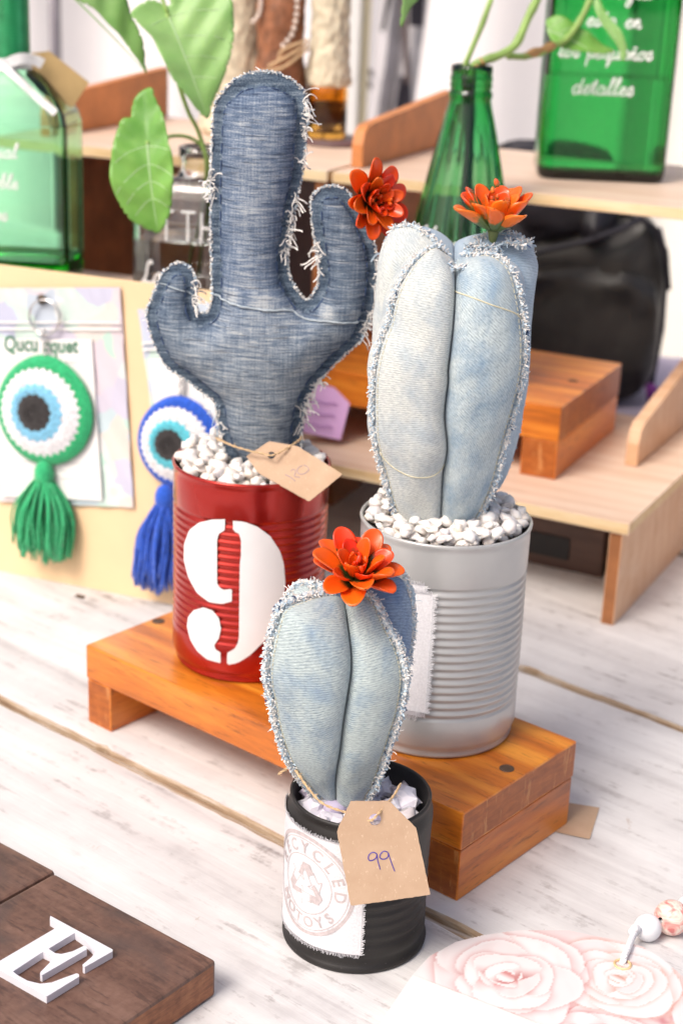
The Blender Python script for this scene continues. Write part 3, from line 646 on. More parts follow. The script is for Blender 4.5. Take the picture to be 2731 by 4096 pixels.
 'stemsB': [[(0.101,1.32,0.4645),(0.0938,1.315,0.4415),(0.0862,1.31,0.4216),(0.0824,1.31,0.4064),(0.0852,1.31,0.3744)],[(0.1407,1.34,0.4671),(0.1315,1.33,0.4489),(0.1227,1.32,0.4291),(0.1108,1.315,0.4206),(0.097,1.31,0.4154),(0.0888,1.31,0.409),(0.0892,1.31,0.378)],[(0.1892,1.39,0.4674),(0.1806,1.38,0.4485),(0.1683,1.37,0.4313),(0.1569,1.36,0.4263),(0.1456,1.35,0.4206),(0.1302,1.335,0.4183),(0.117,1.325,0.4192)]],
 'patch': [(0.0,0.0)],
}
D.update({
 'spots': [(-0.0305,0.412),(-0.0299,0.3872),(-0.0359,0.3487),(-0.038,0.3304),(-0.0221,0.3232),(-0.0205,0.2392),(-0.0255,0.2278),(-0.0781,0.2183),(-0.0932,0.2935),(-0.0852,0.3646),(0.0138,0.3116),(0.0111,0.2846)],
 'twine120': [(-0.0803,0.952,0.2059),(-0.0767,0.935,0.2103),(-0.0679,0.925,0.21),(-0.0569,0.921,0.2084),(-0.0489,0.92,0.2074),(-0.0439,0.9165,0.2077),(-0.0396,0.92,0.2084),(-0.0333,0.925,0.211),(-0.0276,0.935,0.2125),(-0.0271,0.952,0.2095)],
 'twine99': [(-0.0264,0.722,0.0993),(-0.023,0.72,0.1031),(-0.0193,0.722,0.1037),(-0.0126,0.712,0.1001),(-0.0033,0.705,0.0933),(0.0101,0.7,0.0911),(0.0199,0.6915,0.0927),(0.0233,0.6885,0.0966),(0.0283,0.696,0.0989),(0.0327,0.704,0.1006),(0.036,0.712,0.1025)],
 'beads': [(0.1752,0.7349,0.0078),(0.1893,0.7422,0.0098),(0.2021,0.7554,0.0078)],
 'kraftscrap': [(0.1486,0.8766),(0.1687,0.872),(0.1575,0.834),(0.1365,0.8412)],
 'knot': [(-0.205,1.1662,0.0)],
 'screws': [(0.1017,0.8145,0.0571),(-0.1223,0.9997,0.0571)],
 'screw2': [(0.1946,1.3323,0.151)],
 'tsag': [(0.0576,0.86,0.3321),(0.0679,0.83,0.3271),(0.077,0.825,0.3228),(0.0896,0.835,0.3147)],
})
# ================================================================== the table
YAW = -0.6846
ax = np.array([math.cos(YAW), math.sin(YAW), 0]); bx = np.array([-math.sin(YAW), math.cos(YAW), 0])
def loc_of(P, O, yaw):
    d = np.array([P[0] - O[0], P[1] - O[1]]); return d @ [math.cos(yaw), math.sin(yaw)], d @ [-math.sin(yaw), math.cos(yaw)]

table = thing("market_table", "whitewashed plank table that everything else stands on", "table", (0, 0, -.75), YAW)
def plank(w0, w1, u0=-2.3, u1=.75):
    b = MB(); n = 420; us = np.linspace(u0, u1, n); R = random.Random(int(w0 * 1000) + 5)
    def edge(sgn):
        e = []; q = 0
        for i in range(n):
            q = q * .72 + R.uniform(-1, 1) * .0007; chip = -.0028 if R.random() < .02 else 0
            e.append(q + chip)
        return e
    e0, e1 = edge(0), edge(1); G = []
    for i, u in enumerate(us):
        a0, a1 = w0 + .0034 - e0[i], w1 - .0034 + e1[i]
        G.append([(u, a0, -.024), (u, a0, -.0016), (u, a0 + .0014, 0), (u, a1 - .0014, 0), (u, a1, -.0016), (u, a1, -.024)])
    b.grid(G); b.mi = [1 if i % 5 != 2 else 0 for i in range(len(b.f))]; o = b.build("plank", ['white_wood', 'gap_brown'], table, world=False, fixn=True); o.location = (0, 0, .75); return o
ws = [.021 + .298 * k for k in range(7)]
for k in range(6): plank(ws[k], ws[k + 1])
for k in range(1, 6):
    b = MB(); R = random.Random(k); n = 300; G = []; q = 0
    for u in np.linspace(-2.3, .75, n):
        q = q * .8 + R.uniform(-1, 1) * .0006; h = -.0030 + q
        G.append([(u, ws[k] - .0045, -.012), (u, ws[k] - .004, h - .001), (u, ws[k], h), (u, ws[k] + .004, h - .001), (u, ws[k] + .0045, -.012)])
    b.grid(G); o = b.build("gap_strip", 'gap_brown', table, world=False, fixn=True); o.location = (0, 0, .75)
for u in (-1.9, .4):
    for w in (.15, 1.6): part_box("leg", 'pine', table, (u, w, .35), (.06, .06, .70), .003)
for w in (.15, 1.6): part_box("apron", 'pine', table, (-.75, w, .69), (2.5, .02, .07), .002)
kx, ky = loc_of(D['knot'][0], (0, 0), YAW)
b = MB(); R = random.Random(3); ring = [(.0048 * math.cos(a) * R.uniform(.7, 1.3), .0034 * math.sin(a) * R.uniform(.7, 1.2), 0) for a in np.linspace(0, 2 * PI, 15)[:-1]]
b.add([(0, 0, .0002)] + ring, [(0, i + 1, (i + 1) % 14 + 1) for i in range(14)]); o = b.build("knot", 'screw', table, world=False); o.location = (kx, ky, .7507)

# ================================================================== stained stands
def stand(name, label, loc, yaw, L, W, tb, hl, screws, bw=.0225, lab2=None):
    t = thing(name, label, "wooden stand", loc, yaw, "low orange stained stands")
    part_box("board", 'orange', t, (-L / 2, W / 2, hl + tb / 2), (L, W, tb), .0012, mats=['orange', 'end_grain'], face_mat={0: 1, 1: 1})
    for x in (-bw / 2 - .0004, -L + bw / 2 + .0004): part_box("leg", 'orange_y', t, (x, W / 2, hl / 2 - .0001), (bw, W - .0015, hl - .0006), .001, mats=['orange_y', 'end_grain'], face_mat={2: 1, 3: 1})
    for sx, sy in screws:
        b = MB(); b.lathe([(.0045, 0), (.0042, .0004), (.0034, .0005), (.0031, .0002), (.0014, .0002), (0.0001, .0002)], n=24)
        o = b.build("screw", 'screw', t, world=False, smooth=True); o.location = (sx, sy, hl + tb)
    return t
FC = (.0737, .7622, 0)
sc1 = [loc_of(p, FC, YAW) for p in D['screws']]
stand("display_stand", "low orange stained wooden stand under the red and grey cans", FC, YAW, .3083, .1159, .0240, .0331, sc1)

S2Y = math.radians(-25.2); S2 = (.1748, 1.2477, .088)
sc2 = [loc_of(p, S2, S2Y) for p in D['screw2']]
stand("display_stand", "orange stained wooden stand on the lower plywood shelf behind the tall pale cactus", S2, S2Y, .31, .17, .0300, .0330, sc2, bw=.031)

# ================================================================== tin cans
def can_profile(h, r, rim, rb, ribs, inner, depth, black=False):
    p = [(.0005, .002), (rb - .004, .002), (rb - .0025, 0), (rb, .0008), (rb + .0003, .0024), (rb - .0006, .0038), (r - .0012, .0062)]
    z0, z1, k, amp = ribs
    p.append((r, .0095)); zs = np.linspace(z0, z1, k * 6 + 1)
    for z in zs: p.append((r + amp * (math.cos(2 * PI * (z - z0) / (z1 - z0) * k) - 1) * .5, z))
    if black: p += [(r + .0002, h - .018), (r + .0006, h - .012), (r + .0004, h - .0085), (r - .001, h - .0055), (rim - .0007, h - .0035)]
    else: p += [(r, h - .006), (r - .0002, h - .004)]
    p += [(rim, h - .0022), (rim + .0002, h - .0010), (rim - .0003, h - .0002), (rim - .0010, h), (rim - .0017, h - .0006), (rim - .0019, h - .002), (rim - .0022, h - .005), (rim - .0024, h - depth), (.0005, h - depth)]
    return p
def tin_can(label, mat, inmat, c, **kw):
    t = thing("tin_can", label, "tin can", c)
    pr = can_profile(**kw); b = MB(); n = 128; b.lathe(pr, c, n); v2 = []
    for x, y, z in b.v:                                             # slight dents
        dx, dy = x - c[0], y - c[1]; r_ = math.hypot(dx, dy) + 1e-9; zz = z - c[2]; w = .00055 * mnoise.noise(Vector((dx * 34 + c[0] * 90, dy * 34, zz * 26))) * min(1, r_ / .02) * math.sin(PI * min(1, max(0, zz / kw['h'])))
        v2.append((x + dx / r_ * w, y + dy / r_ * w, z))
    b.v = v2
    cut = len(pr) - 4
    b.mi = [1 if (i // n) >= cut else 0 for i in range(len(b.f))]
    o = b.build("body", [mat, inmat], t, smooth=True, fixn=True)
    return t
RC = (-.058, .9562, .0571); GC = (.0609, .8692, .0571); BC = (.0165, .731, 0)
red = tin_can("shiny red ribbed tin can with a white stencilled number nine", 'red', 'red', RC, h=.1344, r=.0494, rim=.0501, rb=.0468, ribs=(.026, .110, 17, .0011), inner=0, depth=.016)
grey = tin_can("grey painted ribbed tin can with a strip of frayed white cloth", 'grey', 'tin_in', GC, h=.134, r=.0493, rim=.0500, rb=.0474, ribs=(.024, .108, 17, .0011), inner=0, depth=.016)
blk = tin_can("small matte black tin can with a recycled stamp on white cloth", 'black', 'black_in', BC, h=.087, r=.0378, rim=.0369, rb=.0385, ribs=(.014, .052, 6, .0009), inner=0, depth=.014, black=True)
def on_can(C, r, dz=0):
    return lambda x, y, z=0: (C[0] + r * math.sin(x / r), C[1] - r * math.cos(x / r), y + dz)
for k, P in enumerate(D['nine']):
    P = cat_rom(P, 90, True) if False else resample(P, 90, True)
    b = MB(); bm_map(b, flat_fill([P]), on_can(RC, .04985), .002)
    b.build("numeral", 'vinyl', red, smooth=True)

# cloth label with the stamp on the black can
def cloth_patch(parent, C, r, x0, x1, z0, z1, name="label", fr=.0022, seed=1, fray_top=True, ink=None):
    b = MB(); R = random.Random(seed); nx, nz = 40, 30; G = []; uv = []
    for i in range(nz + 1):
        row = []
        for j in range(nx + 1):
            x = x0 + (x1 - x0) * j / nx; z = z0 + (z1 - z0) * i / nz
            rr = r + .00025 + .00018 * math.sin(x * 260 + z * 90); row.append((C[0] + rr * math.sin(x / r), C[1] - rr * math.cos(x / r), z)); uv.append((x, z))
        G.append(row)
    b.grid(G); o = b.build(name, 'canvas', parent, smooth=True, uv=uv)
    f = MB(); fn = on_can(C, r + .0006)
    def th(x, z, dx, dz):
        f.tube([fn(x, z), fn(x + dx * .5 + R.uniform(-1, 1) * .0003, z + dz * .5), fn(x + dx + R.uniform(-1, 1) * .0005, z + dz + R.uniform(-1, 1) * .0005)], .00016, 3)
    x = x0
    while x < x1: th(x, z0 + .0004, 0, -fr * R.uniform(.7, 1.2)); th(x, z1 - .0004, 0, fr * R.uniform(.6, 1.1)); x += .00052
    z = z0
    while z < z1: th(x1 - .0004, z, fr * R.uniform(.6, 1.2), 0); th(x0 + .0004, z, -fr * R.uniform(.6, 1.2), 0); z += .00052
    f.build("frayed_edge", 'canvas', o); return o
lab = cloth_patch(blk, BC, .0388, -.070, .0028, .0128, .0775)
fn = on_can(BC, .03925)
st = MB(); cx, cz = -.0300, .0470
def ringm(r0, r1, sx=1.0):
    bm = bmesh.new(); n = 72
    a = [bm.verts.new((cx + r0 * math.cos(2 * PI * k / n) * sx, cz + r0 * math.sin(2 * PI * k / n), 0)) for k in range(n)]
    c = [bm.verts.new((cx + r1 * math.cos(2 * PI * k / n) * sx, cz + r1 * math.sin(2 * PI * k / n), 0)) for k in range(n)]
    for k in range(n): bm.faces.new((a[k], a[(k + 1) % n], c[(k + 1) % n], c[k]))
    return bm
for r0, r1 in ((.0164, .0169), (.0256, .0260), (.0270, .0290)): bm_map(st, ringm(r0, r1), fn, .0015)
def ring_text(s, r, a0, da, size, flip=False):
    for k, ch in enumerate(s):
        a = a0 - da * k if not flip else a0 + da * k
        bm = text_bm(ch, size, bold=.022)
        rot = a - PI / 2 if not flip else a + PI / 2
        M_ = Matrix.Translation((cx + r * math.cos(a), cz + r * math.sin(a), 0)) @ Matrix.Rotation(rot, 4, 'Z')
        bm.transform(M_); bm_map(st, bm, fn, .0015)
ring_text("RECYCLED", .0182, math.radians(165), math.radians(24), .0090)
ring_text("MOTOYS", .0243, math.radians(222), math.radians(19), .0084, True)
for k in range(3):                                               # three folded arrows
    a = math.radians(90 + 120 * k)
    def T(x, y):
        c_, s_ = math.cos(a - PI / 2), math.sin(a - PI / 2); return (cx + x * c_ - y * s_, cz + x * s_ + y * c_)
    bm_map(st, flat_fill([[T(-.0050, .0045), T(-.0018, .0125), T(.0030, .0125), T(.0056, .0078), T(.0020, .0056), T(-.0002, .0090), T(-.0024, .0040)]]), fn, .0015)
    for q in ([(.0054, .0088), (.0088, .0036), (.0110, .0050), (.0094, -.0024), (.0022, -.0006), (.0048, .0012), (.0020, .0058)],):
        P = [T(*p) for p in q]
        for i in range(len(P)):
            u, v = np.array(P[i]), np.array(P[(i + 1) % len(P)]); d = v - u; nn = np.array([-d[1], d[0]]) / (np.linalg.norm(d) + 1e-9) * .00022
            bm_map(st, flat_fill([[u + nn, v + nn, v - nn, u - nn]]), fn)
st.build("stamp_print", 'stamp', lab)
p1 = cloth_patch(grey, GC, .0496, -.052, -.0128, .0850, .1665, "cloth_strip", .003, 4)
p2 = cloth_patch(grey, GC, .0502, -.049, -.0080, .0880, .1620, "cloth_strip", .003, 9)

# ================================================================== pebbles
def rock(seed, ang=.42, sub=2, smooth=True):
    R = random.Random(seed); bm = bmesh.new(); bmesh.ops.create_icosphere(bm, subdivisions=sub, radius=1)
    off = Vector((R.uniform(0, 50), R.uniform(0, 50), R.uniform(0, 50))); sx, sy, sz = R.uniform(.9, 1.25), R.uniform(.75, 1), R.uniform(.55, .8)
    for v in bm.verts:
        k = 1 + ang * mnoise.noise(v.co * 1.1 + off) * 1.6 + ang * .55 * mnoise.noise(v.co * 2.6 + off); v.co = Vector((v.co.x * sx, v.co.y * sy, v.co.z * sz)) * k
    me = bpy.data.meshes.new("pebble"); bm.to_mesh(me); bm.free(); me.polygons.foreach_set("use_smooth", [smooth] * len(me.polygons)); return me
ROCKS = [rock(i, smooth=i % 3 != 0) for i in range(12)]; CHIPS = [rock(40 + i, .60, 2, i % 2 == 0) for i in range(8)]
for m in ROCKS: m.materials.append(MT['pebble'])
for m in CHIPS: m.materials.append(MT['crystal'])
def pebble_bed(label, C, R_, z, size, meshes, seed, avoid=None, dens=1.12, heap=None, layers=3, floor='soil'):
    t = thing("pebble_filling", label, "pebbles", (C[0], C[1], z - size))
    R = random.Random(seed)
    b = MB(); b.lathe([(R_ - .0002, -size * .9), (0.0004, -size * .8)], (C[0], C[1], z), 32); b.build("filling", floor, t)
    cnt = 0
    for layer in range(layers):
        pts = []; tries = 0
        while tries < 4000 and cnt < 280:
            tries += 1; a = R.uniform(0, 2 * PI); r = math.sqrt(R.random()) * (R_ - size * .55); x, y = r * math.cos(a), r * math.sin(a)
            if avoid and avoid(C[0] + x, C[1] + y): continue
            dm = size * (.86 if layer == 0 else 1.0) / dens
            if any((x - p[0]) ** 2 + (y - p[1]) ** 2 < dm * dm for p in pts): continue
            if layer == 2 and R.random() < .55: continue
            pts.append((x, y)); s = size * .5 * R.uniform(.8, 1.25); cnt += 1
            o = bpy.data.objects.new("pebble", R.choice(meshes)); COL.objects.link(o); o.parent = t
            hz = heap(x, y) if heap else 0
            o.location = (x, y, size - size * .35 + layer * size * .36 + hz + R.uniform(-.1, .12) * size)
            o.rotation_euler = (R.uniform(-.6, .6), R.uniform(-.6, .6), R.uniform(0, 6.3)); o.scale = (s, s, s)
    return t
pebble_bed("white pebbles filling the red can around the dark denim cactus", (-.058, .9562), .0482, .1905, .0086, ROCKS, 2,
           lambda x, y: abs(x + .053) < .020 and abs(y - .95) < .012, heap=lambda x, y: .004 * max(0, -x / .04) * max(0, 1 - abs(y) / .05) + .002 * max(0, y / .04))
pebble_bed("creamy pebbles heaped in the grey can around the tall pale cactus", (.0609, .8692), .0482, .1918, .0080, ROCKS, 5,
           lambda x, y: math.hypot(x - .056, y - .8692) < .016, heap=lambda x, y: .003 * max(0, 1 - math.hypot(x, y) / .05))
pebble_bed("lilac white crystal chips in the small black can", (.0165, .731), .0345, .0775, .0112, CHIPS, 8,
           lambda x, y: math.hypot(x - .004, y - .735) < .012, floor='black_in', heap=lambda x, y: .001, layers=2)

# ================================================================== succulent flowers
def petal_mesh(L, W, curl, mat, cup=.35, R_=.02):
    b = MB(); ns, nc = 11, 10; G = []; uv = []
    for i in range(ns + 1):
        t = 1 - (1 - i / ns) ** 1.7; w = W * .5 * (.30 + .70 * (math.sin(min(1, t / .64) * PI / 2) ** 1.4) if t < .64 else math.sqrt(max(.004, 1 - ((t - .64) / .362) ** 2)))
        th = .055 * R_ * (1 - .35 * t) * (1 if i < ns else .3); x = L * t; z0 = curl * L * (t ** 1.8)
        row = []
        for k in range(nc):
            a = 2 * PI * k / nc; y = w * math.cos(a); row.append((x, y, z0 + th * math.sin(a) + cup * (y * y) / (W * .5) )); uv.append((k / nc, t))
        G.append(row)
    b.grid(G, closed_u=True); o = len(b.v)
    b.add([], [tuple(range(nc - 1, -1, -1))]); b.f[-1] = tuple(range(nc - 1, -1, -1))
    me = bpy.data.meshes.new("petal"); me.from_pydata(b.v, [], b.f); me.materials.append(MT[mat])
    Lr = me.uv_layers.new(name="UVMap"); idx = np.empty(len(me.loops), int); me.loops.foreach_get("vertex_index", idx); Lr.data.foreach_set("uv", np.array(uv)[idx].ravel())
    me.polygons.foreach_set("use_smooth", [True] * len(me.polygons)); return me
def bud_mesh(mat):
    bm = bmesh.new(); bmesh.ops.create_uvsphere(bm, u_segments=8, v_segments=6, radius=1)
    for v in bm.verts: v.co.x *= .62 * (1 - .25 * v.co.z); v.co.y *= .62 * (1 - .25 * v.co.z)
    uv = bm.loops.layers.uv.new("UVMap")
    for f in bm.faces:
        for l in f.loops: l[uv].uv = (0, .8 + .2 * l.vert.co.z)
    me = bpy.data.meshes.new("bud"); bm.to_mesh(me); bm.free(); me.materials.append(MT[mat]); me.polygons.foreach_set("use_smooth", [True] * len(me.polygons)); return me
def flower(parent, c, axis, R_, mat, seed, rings, buds, spread=0.0, twist=0.0):
    """parent > flower > petals"""
    R = random.Random(seed); A = Vector(axis).normalized(); X = A.orthogonal().normalized(); Y = A.cross(X)
    B = Matrix((X, Y, A)).transposed().to_4x4(); B = B @ Matrix.Rotation(twist, 4, 'Z')
    s = MB(); s.tube([(0, 0, -.010), (0, 0, -.004), (0, 0, .001), (0, 0, .006)], [.0016, .0022, .0032, .0015], 8)
    f = s.build("flower", 'stem_green', parent, world=False, smooth=True); f.matrix_local = Matrix.Translation(Vector(c) - parent.location) @ B
    ms = [petal_mesh(1.0 * R_, w * R_, cu, mat, cp) for w, cu, cp in ((.47, .20, .65), (.43, .28, .7), (.52, .14, .6), (.42, .32, .65))]
    for n, el, L, off in rings:
        for k in range(n):
            o = bpy.data.objects.new("petal", R.choice(ms)); COL.objects.link(o); o.parent = f
            a = 2 * PI * (k + off + R.uniform(-.13, .13)) / n; e = math.radians(el + R.uniform(-7, 7)); s_ = L * R.uniform(.88, 1.08)
            o.matrix_local = Matrix.Rotation(a, 4, 'Z') @ Matrix.Translation((.0012, 0, .0015 * L)) @ Matrix.Rotation(-e, 4, 'Y') @ Matrix.Rotation(R.uniform(-.25, .25), 4, 'X') @ Matrix.Scale(s_, 4)
    bm_ = bud_mesh(mat)
    for (x, y, z, s_) in buds:
        o = bpy.data.objects.new("bud", bm_); COL.objects.link(o); o.parent = f
        o.matrix_local = Matrix.Translation((x, y, z)) @ Matrix.Rotation(R.uniform(-.5, .5), 4, 'X') @ Matrix.Rotation(R.uniform(-.5, .5), 4, 'Y') @ Matrix.Scale(s_, 4)
    return f

# ================================================================== dark denim saguaro
SY = .950
sag = thing("denim_cactus", "dark blue denim saguaro cactus with two arms in the red can", "denim cactus", (-.058, SY, .184))
outl = cat_rom(D['saguaro'], 420, True)
def sag_h(X, Y, D_, I, h):
    inset = .0058 + .0024 * np.clip((Y - .405) / .02, 0, 1) * (X < -.02)
    m = I & (D_ > inset); u = poisson(m, h, 2200)
    H = .0007 + .74 * np.sqrt(2 * u) * 1.0
    wr = (.0006 * np.sin(Y * 190 + 2.2 * np.sin(X * 120)) + .0003 * np.sin(X * 420 + Y * 230)) * np.clip(u / 4e-5, 0, 1)
    mid = .0008 * np.sin(Y * 210 + X * 90) * np.clip(1 - D_ / .006, 0, 1)
    hz = np.interp(X, [p[0] for p in D['sag_pocket']], [p[1] for p in D['sag_pocket']]); bd = Y - hz
    band = ((bd > 0) & (bd < .009)) * (np.abs(X + .04) < .055); H = H + .0007 * band * m
    fade = np.clip(np.sqrt(u) / .013, 0, 1) + band * .6 * np.clip(np.sin(X * 330) * .6 + .5, 0, 1)
    tone = np.clip((Y - .255) / .05, 0, 1) * np.clip(1 - (np.abs(X + .054) - .028) / .02, .25, 1)
    return [H + wr + mid, H - mid, fade, tone, m.astype(float)]
X, Y, Dd, (Hf, Hb, fade, tone, msk), F = sheet(outl, .00115, sag_h)
n = len(X); edge = Dd < 1e-7
Hf = np.where(edge, .0006, Hf); Hb = np.where(edge, .0006, Hb)
front = np.stack([X, SY - Hf, Y], 1); back = np.stack([X, SY + Hb, Y], 1)
b = MB(); b.add(front, F.tolist()); b.add(back, F[:, ::-1].tolist())
for a_, c_ in boundary_edges(F.tolist()): b.add([], [(c_, a_, a_ + n, c_ + n)]); b.f[-1] = (int(c_), int(a_), int(a_) + n, int(c_) + n)
fm = msk[F].mean(1) < .6
b.mi = list(fm.astype(int)) * 2 + [1] * (len(b.f) - 2 * len(F))
body = b.build("body", ['dark_denim', 'dark_border'], sag, smooth=True, uv=np.r_[np.stack([X, Y], 1), np.stack([X + .5, Y], 1)],
               attrs=dict(fade=np.r_[fade, fade], tone=np.r_[tone, tone]), fixn=True)
o2 = np.roll(outl, -1, 0) - np.roll(outl, 1, 0); nrm = np.stack([o2[:, 1], -o2[:, 0]], 1); nrm /= np.linalg.norm(nrm, axis=1)[:, None]
area = np.sum(outl[:, 0] * np.roll(outl[:, 1], -1) - np.roll(outl[:, 0], -1) * outl[:, 1])
if area < 0: nrm = -nrm
P3 = np.stack([outl[:, 0], np.full(len(outl), SY), outl[:, 1]], 1); N3 = np.stack([nrm[:, 0], np.zeros(len(outl)), nrm[:, 1]], 1)
keep = outl[:, 1] > .192
fr = MB(); R = random.Random(21)
idxs = np.nonzero(keep)[0]
for y_ in (-.0005, .0005):
    Q = P3[idxs] + np.array([0, y_, 0]); fringe(fr, Q, N3[idxs], 1900, .0007, .0018, .00040, [.58, .14, .08, .20], 1.2, 3, 1.0, R)
for sx, sz in D['spots']:
    i = int(np.argmin((outl[:, 0] - sx) ** 2 + (outl[:, 1] - sz) ** 2))
    lo, hi = max(0, i - 6), min(len(P3) - 1, i + 6)
    fringe(fr, P3[lo:hi] + np.array([0, -.001, 0]), N3[lo:hi], 16, .005, .015, .00044, [.95, .05, 0, 0], 1.0, 8, 4.2, R)
fringe(fr, P3[idxs], N3[idxs], 22, .003, .006, .00030, [.9, .1, 0, 0], 1.2, 6, 2.5, R)
o = fr.build("frayed_edge", ['thread_w', 'thread_b', 'thread_n', 'thread_g'], sag); o["kind"] = "stuff"
# stitched seam just inside the border
def front_y(x, z):
    k = np.argmin((X - x) ** 2 + (Y - z) ** 2); return SY - Hf[k]
ins = outl - nrm * (.0062 + .0022 * np.clip((outl[:, 1:2] - .41) / .02, 0, 1) * (outl[:, 0:1] < -.02)); dd, _, _ = dist_poly(outl, ins[:, 0], ins[:, 1]); okm = dd > .0057
sm = MB(); run = []
for i in range(len(ins)):
    if okm[i] and keep[i] and i % 5 != 4: run.append((ins[i][0], front_y(*ins[i]) - .0004, ins[i][1]))
    else:
        if len(run) > 1: sm.tube(run, .00046, 4)
        run = []
sm.build("seam_stitching", 'thread_n', sag)
for key, r_, m_ in (('sag_pocket', .00065, 'thread_g'), ('sag_armline', .00045, 'thread_g')):
    L_ = cat_rom(D[key], 70); hb = MB(); hb.tube([(p[0], front_y(p[0], p[1]) - .0003 - .0001 * math.sin(i * 2.2), p[1] + .00012 * math.sin(i * 1.3)) for i, p in enumerate(L_)], r_, 5)
    hb.build("hem_line", m_, sag, smooth=True)
flower(sag, (.0075, .936, .3605), (.58, -.80, .12), .0215, 'petal_red', 4,
       [(9, 8, 1.05, 0), (8, 28, .95, .5), (7, 48, .75, .2), (4, 66, .5, .1)],
       [(.003 * math.cos(k * 1.1) * (1 + k % 3 * .6), .003 * math.sin(k * 1.1) * (1 + k % 3 * .6), .009 + .002 * (k % 3), .0022) for k in range(9)])

